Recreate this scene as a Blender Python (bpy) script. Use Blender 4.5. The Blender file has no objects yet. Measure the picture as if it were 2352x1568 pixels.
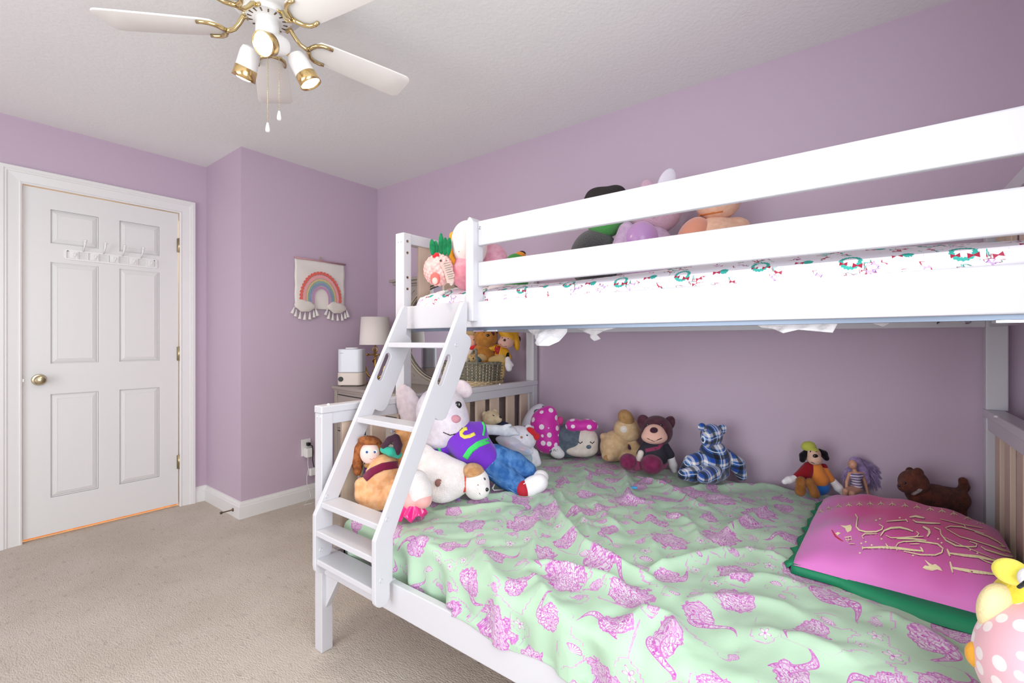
import bpy, bmesh, math, random
import numpy as np
from mathutils import Vector, Matrix, Euler

random.seed(7)
rng = np.random.default_rng(7)
S = bpy.context.scene
COL = S.collection

# ------------------------------------------------------------------ camera
FPX, CX, CY, HCAM = 1050.0, 1176.0, 783.0, 1.164
TH = math.atan2(1371.0, FPX)
FW = (math.sin(TH), math.cos(TH))          # camera forward in plan
RT = (math.cos(TH), -math.sin(TH))         # camera right in plan
cam = bpy.data.cameras.new('camera')
cam.sensor_width = 36.0
cam.lens = 36.0 * FPX / 2352.0
cam.shift_y = (CY - 784.0) / 2352.0
cam.clip_start = 0.02
camo = bpy.data.objects.new('camera', cam)
COL.objects.link(camo)
camo.location = (0, 0, HCAM)
camo.rotation_euler = (math.pi / 2, 0, -TH)
S.camera = camo

# ------------------------------------------------------------------ light, world, exposure
S.view_settings.view_transform = 'Standard'
S.view_settings.look = 'None'
S.view_settings.gamma = 1.0
S.view_settings.use_curve_mapping = False
S.view_settings.exposure = 0.10
S.cycles.use_denoising = True
S.cycles.max_bounces = 10
S.cycles.diffuse_bounces = 6
S.cycles.glossy_bounces = 4
S.cycles.transmission_bounces = 8
S.cycles.sample_clamp_indirect = 8.0
S.cycles.caustics_reflective = False
S.cycles.caustics_refractive = False

world = bpy.data.worlds.new('daylight')
S.world = world
world.use_nodes = True
wn = world.node_tree
wn.nodes['Background'].inputs[0].default_value = (0.80, 0.90, 1.0, 1)
wn.nodes['Background'].inputs[1].default_value = 1.1

def area_light(name, loc, rot, sx, sy, power, color):
    l = bpy.data.lights.new(name, 'AREA')
    l.shape = 'RECTANGLE'; l.size = sx; l.size_y = sy
    l.energy = power; l.color = color
    o = bpy.data.objects.new(name, l)
    COL.objects.link(o)
    o.location = loc; o.rotation_euler = rot
    return o

XW0, XB, Y0, YR, YD, XC, ZC = -2.2, 2.366, -0.475, 3.236, 3.825, 1.30, 2.44
# daylight entering by the two windows behind the camera
WIN_R = (-0.60, 0.80, 0.50, 2.15)      # x0 x1 z0 z1 in the wall y = Y0
WIN_F = (0.10, 2.60, 0.22, 2.20)       # y0 y1 z0 z1 in the wall x = XW0
area_light('window_daylight', ((WIN_R[0]+WIN_R[1])/2, Y0 - 0.02, (WIN_R[2]+WIN_R[3])/2), (math.pi/2, 0, 0), 1.3, 1.6, 37.0, (0.93, 0.96, 1.0))
area_light('window_daylight', (XW0 - 0.02, (WIN_F[0]+WIN_F[1])/2, (WIN_F[2]+WIN_F[3])/2), (math.pi/2, 0, -math.pi/2), 2.4, 1.9, 52.0, (0.96, 0.97, 1.0))

# ------------------------------------------------------------------ pixel helpers
def ray(px, py):
    u = (px - CX) / FPX; v = (CY - py) / FPX
    return Vector((FW[0] + u*RT[0], FW[1] + u*RT[1], v))
def P(px, py, x=None, y=None, z=None, t=None):
    d = ray(px, py)
    if x is not None: t = x / d.x
    elif y is not None: t = y / d.y
    elif z is not None: t = (z - HCAM) / d.z
    return Vector((0, 0, HCAM)) + d * t

# ------------------------------------------------------------------ materials
def lin(c):
    if isinstance(c, str):
        c = c.lstrip('#'); c = tuple(int(c[i:i+2], 16) for i in (0, 2, 4))
    return tuple(((v/255.0)/12.92 if v/255.0 <= 0.04045 else ((v/255.0+0.055)/1.055)**2.4) for v in c)
MATS = {}
class NT:
    """tiny node-graph helper"""
    def __init__(s, m):
        s.t = m.node_tree; s.b = s.t.nodes['Principled BSDF']
    def n(s, kind, **kw):
        nd = s.t.nodes.new(kind)
        ins = kw.pop('ins', {})
        for k, v in kw.items(): setattr(nd, k, v)
        for k, v in ins.items(): s.set(nd.inputs[k], v)
        return nd
    def set(s, sock, v):
        if hasattr(v, 'is_output'): s.t.links.new(v, sock)
        elif isinstance(v, (tuple, list)) and sock.type == 'RGBA' and len(v) == 3: sock.default_value = (*v, 1)
        else: sock.default_value = v
    def m(s, op, a, b=None, c=None, clamp=False):
        nd = s.t.nodes.new('ShaderNodeMath'); nd.operation = op; nd.use_clamp = clamp
        s.set(nd.inputs[0], a)
        if b is not None: s.set(nd.inputs[1], b)
        if c is not None: s.set(nd.inputs[2], c)
        return nd.outputs[0]
    def mix(s, f, a, b):
        nd = s.t.nodes.new('ShaderNodeMix'); nd.data_type = 'RGBA'
        s.set(nd.inputs[0], f); s.set(nd.inputs[6], a); s.set(nd.inputs[7], b)
        return nd.outputs[2]
    def step(s, x, lo, hi):          # smooth 0..1 between lo and hi
        nd = s.t.nodes.new('ShaderNodeMapRange'); nd.interpolation_type = 'SMOOTHSTEP'
        s.set(nd.inputs[0], x); nd.inputs[1].default_value = lo; nd.inputs[2].default_value = hi
        return nd.outputs[0]
    def noise(s, vec, scale, detail=3.0, rough=0.5):
        nd = s.n('ShaderNodeTexNoise', ins={'Scale': scale, 'Detail': detail, 'Roughness': rough})
        if vec is not None: s.t.links.new(vec, nd.inputs['Vector'])
        return nd.outputs[0]
    def obj(s):
        return s.n('ShaderNodeTexCoord').outputs['Object']
    def bump(s, h, strength=0.3, dist=0.01):
        b = s.n('ShaderNodeBump', ins={'Strength': strength, 'Distance': dist, 'Height': h})
        s.t.links.new(b.outputs[0], s.b.inputs['Normal'])
    def color(s, c): s.set(s.b.inputs['Base Color'], c)

def mat(name, col='#ffffff', rough=0.5, metal=0.0, spec=0.5, bump=None, vary=None, sheen=0.0, emit=None, trans=0.0, coat=0.0, sss=0.0):
    if name in MATS: return MATS[name]
    m = bpy.data.materials.new(name); m.use_nodes = True
    g = NT(m); b = g.b
    c = lin(col)
    b.inputs['Base Color'].default_value = (*c, 1)
    b.inputs['Roughness'].default_value = rough
    b.inputs['Metallic'].default_value = metal
    b.inputs['Specular IOR Level'].default_value = spec
    b.inputs['Sheen Weight'].default_value = sheen
    b.inputs['Sheen Roughness'].default_value = 0.5
    b.inputs['Transmission Weight'].default_value = trans
    b.inputs['Coat Weight'].default_value = coat
    if emit:
        b.inputs['Emission Color'].default_value = (*lin(emit[0]), 1)
        b.inputs['Emission Strength'].default_value = emit[1]
    if bump or vary:
        co = g.obj()
        if vary:
            n = g.noise(co, vary[0], 3)
            f = g.step(n, 0.35, 0.65)
            c2 = lin(vary[1])
            g.color(g.mix(f, (*c, 1), (*c2, 1)))
        if bump:
            n = g.noise(co, bump[0], 4, 0.6)
            g.bump(n, bump[1], bump[2] if len(bump) > 2 else 0.004)
    MATS[name] = m
    return m
def plush(name, col, col2=None, scale=260, strength=0.5):
    return mat(name, col, rough=0.95, spec=0.15, sheen=0.18, bump=(scale, strength, 0.004), vary=(45, col2) if col2 else None)

# ------------------------------------------------------------------ mesh helpers
def link(o, parent=None):
    COL.objects.link(o)
    if parent is not None: o.parent = parent
    return o
def obj(name, bm, m, parent=None, smooth=False, loc=None):
    me = bpy.data.meshes.new(name)
    if isinstance(bm, bmesh.types.BMesh):
        bm.normal_update(); bm.to_mesh(me); bm.free()
    else:
        v, f = bm
        me.from_pydata([tuple(p) for p in v], [], [tuple(q) for q in f]); me.update()
    for mm in (m if isinstance(m, (list, tuple)) else [m]): me.materials.append(mm)
    if smooth: me.polygons.foreach_set('use_smooth', [True]*len(me.polygons))
    o = bpy.data.objects.new(name, me)
    link(o, parent)
    if loc is not None: o.location = loc
    return o
def thing(name, label, cat, loc=(0,0,0), rz=0.0, group=None):
    o = bpy.data.objects.new(name, None); COL.objects.link(o)
    o.empty_display_size = 0.05
    o.location = loc; o.rotation_euler = (0, 0, rz)
    o['label'] = label; o['category'] = cat
    if group: o['group'] = group
    return o
def tag(o, label, cat, group=None, kind=None):
    o['label'] = label; o['category'] = cat
    if group: o['group'] = group
    if kind: o['kind'] = kind
    return o
def struct(o, label=None):
    o['kind'] = 'structure'
    if label: o['label'] = label
    return o
def bx(bm, x0, x1, y0, y1, z0, z1, bev=0.0, seg=2):
    r = bmesh.ops.create_cube(bm, size=1.0)
    vs = r['verts']
    bmesh.ops.scale(bm, vec=(x1-x0, y1-y0, z1-z0), verts=vs)
    bmesh.ops.translate(bm, vec=((x0+x1)/2, (y0+y1)/2, (z0+z1)/2), verts=vs)
    if bev > 0:
        es = list({e for v in vs for e in v.link_edges})
        bmesh.ops.bevel(bm, geom=es, offset=bev, segments=seg, affect='EDGES', profile=0.5)
    return bm
def box(name, x0, x1, y0, y1, z0, z1, m, parent=None, bev=0.0, smooth=False):
    return obj(name, bx(bmesh.new(), x0, x1, y0, y1, z0, z1, bev), m, parent, smooth)
def prism(outline, axis, a0, a1, bev=0.0, holes=()):
    """2-D outline extruded along axis: 'y' -> (x,z), 'x' -> (y,z), 'z' -> (x,y)"""
    bm = bmesh.new()
    def mk(p, a):
        if axis == 'y': return (p[0], a, p[1])
        if axis == 'x': return (a, p[0], p[1])
        return (p[0], p[1], a)
    loops = []
    for ol in (outline, *holes):
        vs = [bm.verts.new(mk(p, a0)) for p in ol]
        loops.append([bm.edges.new((vs[i], vs[(i+1) % len(vs)])) for i in range(len(vs))])
    es = [e for l in loops for e in l]
    r = bmesh.ops.triangle_fill(bm, edges=es, use_beauty=True)
    fs = [g for g in r['geom'] if isinstance(g, bmesh.types.BMFace)]
    ex = bmesh.ops.extrude_face_region(bm, geom=fs)
    vs = [g for g in ex['geom'] if isinstance(g, bmesh.types.BMVert)]
    d = a1 - a0
    bmesh.ops.translate(bm, verts=vs, vec={'y': (0, d, 0), 'x': (d, 0, 0), 'z': (0, 0, d)}[axis])
    bmesh.ops.recalc_face_normals(bm, faces=bm.faces)
    if bev > 0:
        es = [e for e in bm.edges if len(e.link_faces) == 2 and e.calc_face_angle(0) > 0.6]
        bmesh.ops.bevel(bm, geom=es, offset=bev, segments=2, affect='EDGES', profile=0.5)
    return bm
def arc(cx, cy, r, a0, a1, n=8, ry=None):
    ry = r if ry is None else ry
    return [(cx + r*math.cos(math.radians(a0+(a1-a0)*i/n)), cy + ry*math.sin(math.radians(a0+(a1-a0)*i/n))) for i in range(n+1)]
def tube(bm, pts, r, n=8, closed=False, cap=True):
    pts = [Vector(p) for p in pts]
    rs = r if isinstance(r, (list, tuple)) else [r]*len(pts)
    N = len(pts); rings = []
    prev = None
    for i, p in enumerate(pts):
        if closed: t = pts[(i+1) % N] - pts[i-1]
        else: t = pts[min(i+1, N-1)] - pts[max(i-1, 0)]
        if t.length < 1e-9: t = Vector((0, 0, 1))
        t.normalize()
        if prev is None:
            a = Vector((0, 0, 1)) if abs(t.z) < 0.9 else Vector((1, 0, 0))
            u = t.cross(a).normalized()
        else:
            u = (prev - t*prev.dot(t))
            u = u.normalized() if u.length > 1e-6 else t.orthogonal().normalized()
        prev = u; w = t.cross(u)
        rings.append([bm.verts.new(p + (u*math.cos(2*math.pi*k/n) + w*math.sin(2*math.pi*k/n))*rs[i]) for k in range(n)])
    for i in range(N if closed else N-1):
        A, B = rings[i], rings[(i+1) % N]
        for k in range(n): bm.faces.new((A[k], A[(k+1) % n], B[(k+1) % n], B[k]))
    if cap and not closed:
        bm.faces.new(rings[0][::-1]); bm.faces.new(rings[-1])
    return bm
def tubeo(name, pts, r, m, parent=None, n=8, closed=False):
    return obj(name, tube(bmesh.new(), pts, r, n, closed), m, parent, True)
def lathe(bm, prof, n=24, mtx=None, cap=True):
    rings = []
    for (r, z) in prof:
        rings.append([bm.verts.new((r*math.cos(2*math.pi*k/n), r*math.sin(2*math.pi*k/n), z)) for k in range(n)])
    for A, B in zip(rings, rings[1:]):
        for k in range(n): bm.faces.new((A[k], A[(k+1) % n], B[(k+1) % n], B[k]))
    if cap:
        if prof[0][0] > 1e-5: bm.faces.new(rings[0][::-1])
        if prof[-1][0] > 1e-5: bm.faces.new(rings[-1])
    if mtx is not None: bmesh.ops.transform(bm, matrix=mtx, verts=[v for r in rings for v in r])
    return bm
def latheo(name, prof, m, parent=None, n=24, loc=None, mtx=None, smooth=True, sharp=35):
    bm = lathe(bmesh.new(), prof, n, mtx)
    bmesh.ops.remove_doubles(bm, verts=bm.verts, dist=1e-6)
    o = obj(name, bm, m, parent, smooth, loc)
    try: o.data.set_sharp_from_angle(angle=math.radians(sharp))
    except Exception: pass
    return o
def sharp(o, deg=35):
    o.data.polygons.foreach_set('use_smooth', [True]*len(o.data.polygons))
    o.data.set_sharp_from_angle(angle=math.radians(deg)); return o
def axis_mtx(p0, d):
    """matrix taking local z to direction d at p0"""
    d = Vector(d).normalized()
    return Matrix.Translation(Vector(p0)) @ d.to_track_quat('Z', 'Y').to_matrix().to_4x4()
def copy_tree(o, parent=None):
    c = o.copy(); COL.objects.link(c); c.parent = parent
    for ch in list(o.children): copy_tree(ch, c)
    return c
# ================================================================== the room
m_wall = mat('lilac_wall_paint', '#c0adbe', rough=0.5, spec=0.35, bump=(420, 0.10, 0.002))
m_ceil = mat('ceiling_paint', '#eaebe8', rough=0.9, spec=0.2, bump=(55, 0.35, 0.006))
m_trim = mat('white_trim_paint', '#e3e3e1', rough=0.35, spec=0.4)
m_door = mat('white_door_paint', '#dfdfdd', rough=0.4, spec=0.4)
m_brass = mat('brass', '#d9c48f', rough=0.18, metal=1.0)
m_nickel = mat('antique_nickel', '#b9ac8e', rough=0.25, metal=1.0)
m_bronze = mat('bronze', '#7d6a52', rough=0.35, metal=1.0)
m_chrome = mat('chrome', '#d5d8dc', rough=0.12, metal=1.0)
m_black = mat('black_plastic', '#0e0e10', rough=0.4)
m_wplast = mat('white_plastic', '#e6e6e4', rough=0.35)

# carpet: warm grey loop pile with small rows of flecks
m_carpet = bpy.data.materials.new('loop_carpet'); m_carpet.use_nodes = True
g = NT(m_carpet)
co = g.obj()
mp = g.n('ShaderNodeMapping', ins={'Vector': co, 'Scale': (1.0, 0.45, 1.0), 'Rotation': (0, 0, math.radians(12))})
vo = g.n('ShaderNodeTexVoronoi', ins={'Vector': mp.outputs[0], 'Scale': 210.0})
nz = g.noise(co, 420.0, 3, 0.7)
n2 = g.noise(co, 2.2, 4, 0.6)
n3 = g.noise(mp.outputs[0], 48.0, 2, 0.5)
c = g.mix(g.step(n2, 0.3, 0.7), (*lin('#c9bdaf'), 1), (*lin('#d6ccc0'), 1))
c = g.mix(g.m('MULTIPLY', g.step(n3, 0.60, 0.72), 0.28), c, (*lin('#80756a'), 1))
c = g.mix(g.m('MULTIPLY', g.step(nz, 0.35, 0.75), 0.45), c, (*lin('#d8cfc4'), 1))
g.color(c)
g.b.inputs['Roughness'].default_value = 0.95
g.b.inputs['Specular IOR Level'].default_value = 0.1
g.bump(g.m('ADD', g.m('MULTIPLY', vo.outputs['Distance'], -1.0), g.m('MULTIPLY', nz, 0.9)), 0.60, 0.008)

WT = 0.12
o = struct(box('floor', XW0-WT, XB+WT, Y0-WT, YD+0.05, -0.06, 0.0, m_carpet), 'warm grey loop pile carpet')
o = struct(box('ceiling', XW0-WT, XB+WT, Y0-WT, YD+WT, ZC, ZC+0.08, m_ceil), 'white textured ceiling')
struct(box('wall_back', XB, XB+WT, Y0-WT, YR+WT, 0, ZC, m_wall), 'lilac wall behind the bunk bed')
struct(box('wall_alcove', XC, XB, YR, YR+WT, 0, ZC, m_wall), 'lilac wall with the rainbow hanging')
struct(box('wall_return', XC, XC+WT, YR+WT, YD+WT, 0, ZC, m_wall), 'short shaded lilac return wall beside the door')
# door wall with its opening
DX0, DX1, DZ = 0.375, 1.131, 2.063
bm = bmesh.new()
bx(bm, XW0-WT, DX0-0.02, YD, YD+WT, 0, ZC); bx(bm, DX1+0.02, XC, YD, YD+WT, 0, ZC); bx(bm, DX0-0.02, DX1+0.02, YD, YD+WT, DZ+0.02, ZC)
struct(obj('wall_left', bm, m_wall), 'lilac wall around the white door')
# wall behind the bed head, with a window behind the camera
def wall_with_window(name, along, u0, u1, pos0, pos1, w, label):
    bm = bmesh.new()
    for (a0, a1, z0, z1) in ((u0, w[0], 0, ZC), (w[1], u1, 0, ZC), (w[0], w[1], 0, w[2]), (w[0], w[1], w[3], ZC)):
        if along == 'x': bx(bm, a0, a1, pos0, pos1, z0, z1)
        else: bx(bm, pos0, pos1, a0, a1, z0, z1)
    return struct(obj(name, bm, m_wall), label)
wall_with_window('wall_right', 'x', XW0-WT, XB, Y0-WT, Y0, WIN_R, 'lilac wall behind the bed head')
wall_with_window('wall_front', 'y', Y0, YD, XW0-WT, XW0, WIN_F, 'lilac wall behind the camera')
m_pane = mat('window_glass', '#f4f8fa', rough=0.02)
m_pane.node_tree.nodes['Principled BSDF'].inputs['Alpha'].default_value = 0.10
def window(name, along, w, pos, out):
    """white sash window with a sill and glazing bars; out = direction of outside"""
    root = bpy.data.objects.new(name, None); COL.objects.link(root); struct(root, 'white sash window')
    def B(nm, a0, a1, d0, d1, z0, z1):
        y0, y1 = sorted((pos+out*d0, pos+out*d1))
        if along == 'x': return box(nm, a0, a1, y0, y1, z0, z1, m_trim, root, 0.003)
        return box(nm, y0, y1, a0, a1, z0, z1, m_trim, root, 0.003)
    a0, a1, z0, z1 = w
    for nm, q in (('window_frame', (a0, a0+0.05, 0.05, 0.09, z0, z1)), ('window_frame', (a1-0.05, a1, 0.05, 0.09, z0, z1)),
                  ('window_frame', (a0, a1, 0.05, 0.09, z1-0.05, z1)), ('window_frame', (a0, a1, 0.05, 0.09, z0, z0+0.05)),
                  ('meeting_rail', (a0, a1, 0.05, 0.08, (z0+z1)/2-0.02, (z0+z1)/2+0.02)), ('window_sill', (a0-0.05, a1+0.05, -0.05, 0.05, z0-0.03, z0)),
                  ('window_casing', (a0-0.09, a0, -0.02, 0.0, z0, z1+0.09)), ('window_casing', (a1, a1+0.09, -0.02, 0.0, z0, z1+0.09)), ('window_casing', (a0, a1, -0.02, 0.0, z1, z1+0.09))):
        B(nm, *q)
    pane = B('window_pane', a0+0.05, a1-0.05, 0.066, 0.070, z0+0.05, z1-0.05)
    pane.data.materials[0] = m_pane
window('window_1', 'x', WIN_R, Y0, -1)
window('window_2', 'y', WIN_F, XW0, -1)

# door casing: a moulded profile mitred round the opening
def sweep(path, prof, closed_prof=True):
    """path: list of (point, outward vector, other-axis vector); prof: list of (out, lift)"""
    bm = bmesh.new(); rings = []
    for p, ou, up in path:
        rings.append([bm.verts.new(Vector(p) + Vector(ou)*a + Vector(up)*b) for a, b in prof])
    n = len(prof)
    for A, B in zip(rings, rings[1:]):
        for k in range(n): bm.faces.new((A[k], A[(k+1) % n], B[(k+1) % n], B[k]))
    bm.faces.new(rings[0][::-1]); bm.faces.new(rings[-1])
    bmesh.ops.recalc_face_normals(bm, faces=bm.faces)
    return bm
cprof = [(0, 0), (0, 0.012), (0.008, 0.016), (0.012, 0.012), (0.016, 0.012), (0.058, 0.016), (0.062, 0.021), (0.070, 0.021), (0.073, 0.025), (0.090, 0.025), (0.094, 0.020), (0.094, 0)]
xl, xr, zt = DX0-0.002, DX1+0.002, DZ+0.002
n_ = (0, -1, 0)
trim = obj('trim_1', sweep([((xl, YD, 0), (-1, 0, 0), n_), ((xl, YD, zt), (-1, 0, 1), n_)], cprof), m_trim)
struct(trim, 'white moulded door casing')
for nm, pth in (('head_casing', [((xl, YD, zt), (-1, 0, 1), n_), ((xr, YD, zt), (1, 0, 1), n_)]), ('side_casing', [((xr, YD, zt), (1, 0, 1), n_), ((xr, YD, 0), (1, 0, 0), n_)])):
    obj(nm, sweep(pth, cprof), m_trim, trim)
# jambs
bm = bmesh.new()
bx(bm, DX0-0.02, DX0-0.004, YD, YD+WT, 0, DZ+0.02); bx(bm, DX1+0.004, DX1+0.02, YD, YD+WT, 0, DZ+0.02); bx(bm, DX0-0.02, DX1+0.02, YD, YD+WT, DZ+0.003, DZ+0.02)
obj('door_jamb', bm, m_trim, trim)

# six panel door
dl = bmesh.new()
FY, BY = YD+0.004, YD+0.039          # front and back face of the leaf
zb = 0.020
L0, L1 = DX0+0.001, DX1-0.003
px_ = [(0.489, 0.703), (0.807, 1.018)]
pz_ = [(0.234, 0.848), (1.030, 1.634), (1.746, 1.946)]
for a, b in ((L0, px_[0][0]), (px_[0][1], px_[1][0]), (px_[1][1], L1)): bx(dl, a, b, FY, BY, zb, DZ-0.003)
zz = [zb] + [v for p in pz_ for v in p] + [DZ-0.003]
for a, b in px_:
    for i in range(0, len(zz), 2): bx(dl, a, b, FY, BY, zz[i], zz[i+1])
door = struct(obj('door_1', dl, m_door), 'white six panel door')
for a, b in px_:
    for z0, z1 in pz_:
        bm = bmesh.new()
        f = bm.faces.new([bm.verts.new((a, FY, z0)), bm.verts.new((b, FY, z0)), bm.verts.new((b, FY, z1)), bm.verts.new((a, FY, z1))])
        cur = f
        def inset(dist, dep):
            global cur
            bmesh.ops.inset_individual(bm, faces=[cur], thickness=dist, depth=0)
            bmesh.ops.translate(bm, verts=list(cur.verts), vec=(0, dep, 0))
        inset(0.003, 0.007); inset(0.007, 0.002); inset(0.004, -0.002); inset(0.030, -0.006); inset(0.002, 0.0015)
        bm.normal_update()
        for ff in bm.faces:
            if ff.normal.y > 0: ff.normal_flip()
        obj('door_panel', bm, m_door, door)
kp = P(90, 872, y=YD); kz = kp.z
knob = latheo('door_knob', [(0.0, 0.062), (0.012, 0.062), (0.022, 0.058), (0.0275, 0.048), (0.026, 0.038), (0.016, 0.029), (0.011, 0.022), (0.012, 0.010), (0.030, 0.007), (0.033, 0.002), (0.033, 0.0)][::-1], m_nickel, door, 32, mtx=axis_mtx((kp.x, FY, kz), (0, -1, 0)))
box('strike_plate', DX0-0.006, DX0+0.001, FY-0.004, FY+0.03, kz-0.030, kz+0.030, m_bronze, door)
box('latch', DX0-0.004, DX0+0.004, FY-0.003, FY+0.01, kz-0.008, kz+0.008, m_chrome, door)
for hz in (1.838, 1.075, 0.313):
    h = obj('door_hinge', tube(bmesh.new(), [(DX1+0.001, FY-0.006, hz-0.05), (DX1+0.001, FY-0.006, hz+0.05)], 0.0065, 10), m_nickel, door, True)
    bm = bmesh.new()
    bx(bm, DX1+0.001, DX1+0.012, FY-0.004, FY-0.002, hz-0.048, hz+0.048); bx(bm, DX1-0.012, DX1, FY-0.003, FY-0.001, hz-0.048, hz+0.048)
    obj('hinge_leaf', bm, m_nickel, h)
# hallway behind the door: its floor glows warm through the gap below the leaf
m_oak = mat('warm_oak_floor', '#c98a50', rough=0.35, vary=(9, '#a96d38'))
hall = struct(box('hallway_floor', -0.3, 1.8, YD+0.05, YD+1.2, -0.05, 0.0, m_oak), 'warm oak hallway floor behind the door')
bm = bmesh.new()
bx(bm, -0.4, 1.9, YD+1.2, YD+1.3, 0, ZC); bx(bm, -0.4, -0.3, YD+WT, YD+1.2, 0, ZC); bx(bm, 1.8, 1.9, YD+WT, YD+1.2, 0, ZC); bx(bm, -0.4, 1.9, YD+WT, YD+1.3, ZC, ZC+0.05)
struct(obj('wall_hallway', bm, mat('hallway_paint', '#d9c7a8', rough=0.7)), 'cream hallway wall behind the door')
hl = area_light('hallway_lamp', (0.75, YD+0.7, ZC-0.05), (0, 0, 0), 0.3, 0.3, 45.0, (1.0, 0.72, 0.42))

# baseboards: one moulded length per wall, mitred at the corners
bprof = [(0, 0), (0.016, 0), (0.016, 0.078), (0.012, 0.082), (0.012, 0.088), (0.009, 0.098), (0.005, 0.102), (0.005, 0.108), (0, 0.110)]
poly = [(XW0, Y0), (XB, Y0), (XB, YR), (XC, YR), (XC, YD), (XW0, YD)]
def bb(name, i, cut=None):
    n = len(poly)
    def nrm(k):
        a, b = Vector(poly[k % n]), Vector(poly[(k+1) % n]); d = (b-a).normalized(); return Vector((-d.y, d.x))
    def mit(k):     # mitre at vertex k between segment k-1 and k
        a, b = nrm(k-1), nrm(k); s = a + b
        return s / s.dot(b)
    pa, pb = Vector(poly[i]), Vector(poly[(i+1) % n])
    ma, mb = mit(i), mit(i+1)
    segs = [(pa, ma, pb, mb)]
    if cut:
        d = (pb-pa).normalized(); nn = nrm(i)
        segs = []
        s, e, ms = pa, None, ma
        for c0, c1 in cut:
            segs.append((s, ms, Vector(c0), nn)); s, ms = Vector(c1), nn
        segs.append((s, ms, pb, mb))
    first = None
    for (s, ms, e, me) in segs:
        b = sweep([((s.x, s.y, 0), (ms.x, ms.y, 0), (0, 0, 1)), ((e.x, e.y, 0), (me.x, me.y, 0), (0, 0, 1))], bprof)
        o = obj(name if first is None else 'baseboard_length', b, m_trim, first)
        if first is None: first = struct(o, 'white moulded baseboard')
bb('baseboard_right', 0); bb('baseboard_back', 1); bb('baseboard_alcove', 2); bb('baseboard_return', 3)
bb('baseboard_left', 4, [((DX1+0.096, YD), (DX0-0.096, YD))]); bb('baseboard_front', 5)

# door stop screwed to the baseboard
ds = thing('door_stop', 'short bronze spring door stop on the white baseboard corner', 'door stop', (XC-0.016, 3.315, 0.045))
latheo('mounting_cup', [(0.0, 0.0), (0.011, 0.0), (0.011, 0.004), (0.006, 0.008), (0.0, 0.008)], m_bronze, ds, 16, mtx=axis_mtx((0, 0, 0), (-1, 0, 0)))
latheo('stop_rod', [(0.0, 0.006), (0.004, 0.006), (0.004, 0.068), (0.0, 0.068)], m_bronze, ds, 12, mtx=axis_mtx((0, 0, 0), (-1, 0, 0)))
latheo('rubber_tip', [(0.0, 0.066), (0.008, 0.066), (0.009, 0.074), (0.006, 0.078), (0.0, 0.078)], mat('dark_rubber', '#4a4038', rough=0.7), ds, 12, mtx=axis_mtx((0, 0, 0), (-1, 0, 0)))
# ================================================================== soft toy kit: smooth-blended volumes meshed by surface nets
def sdf_eval(prims, pts, k):
    """prims: ('e', centre, radii, 3x3 to-local) or ('c', p0, p1, r0, r1); smooth union radius k"""
    d = None
    for pr in prims:
        if pr[0] == 'e':
            q = (pts - pr[1]) @ pr[3].T
            r = pr[2]
            k0 = np.linalg.norm(q / r, axis=1); k1 = np.linalg.norm(q / (r*r), axis=1)
            dd = k0*(k0-1.0)/np.maximum(k1, 1e-9)
        else:
            a, b = pr[1], pr[2]; ab = b-a
            t = np.clip(((pts-a) @ ab)/max(ab @ ab, 1e-12), 0, 1)
            dd = np.linalg.norm(pts - a - t[:, None]*ab, axis=1) - (pr[3] + (pr[4]-pr[3])*t)
        if d is None: d = dd
        elif k <= 0: d = np.minimum(d, dd)
        else:
            h = np.clip(0.5 + 0.5*(d-dd)/k, 0, 1)
            d = d*(1-h) + dd*h - k*h*(1-h)
    return d
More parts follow.
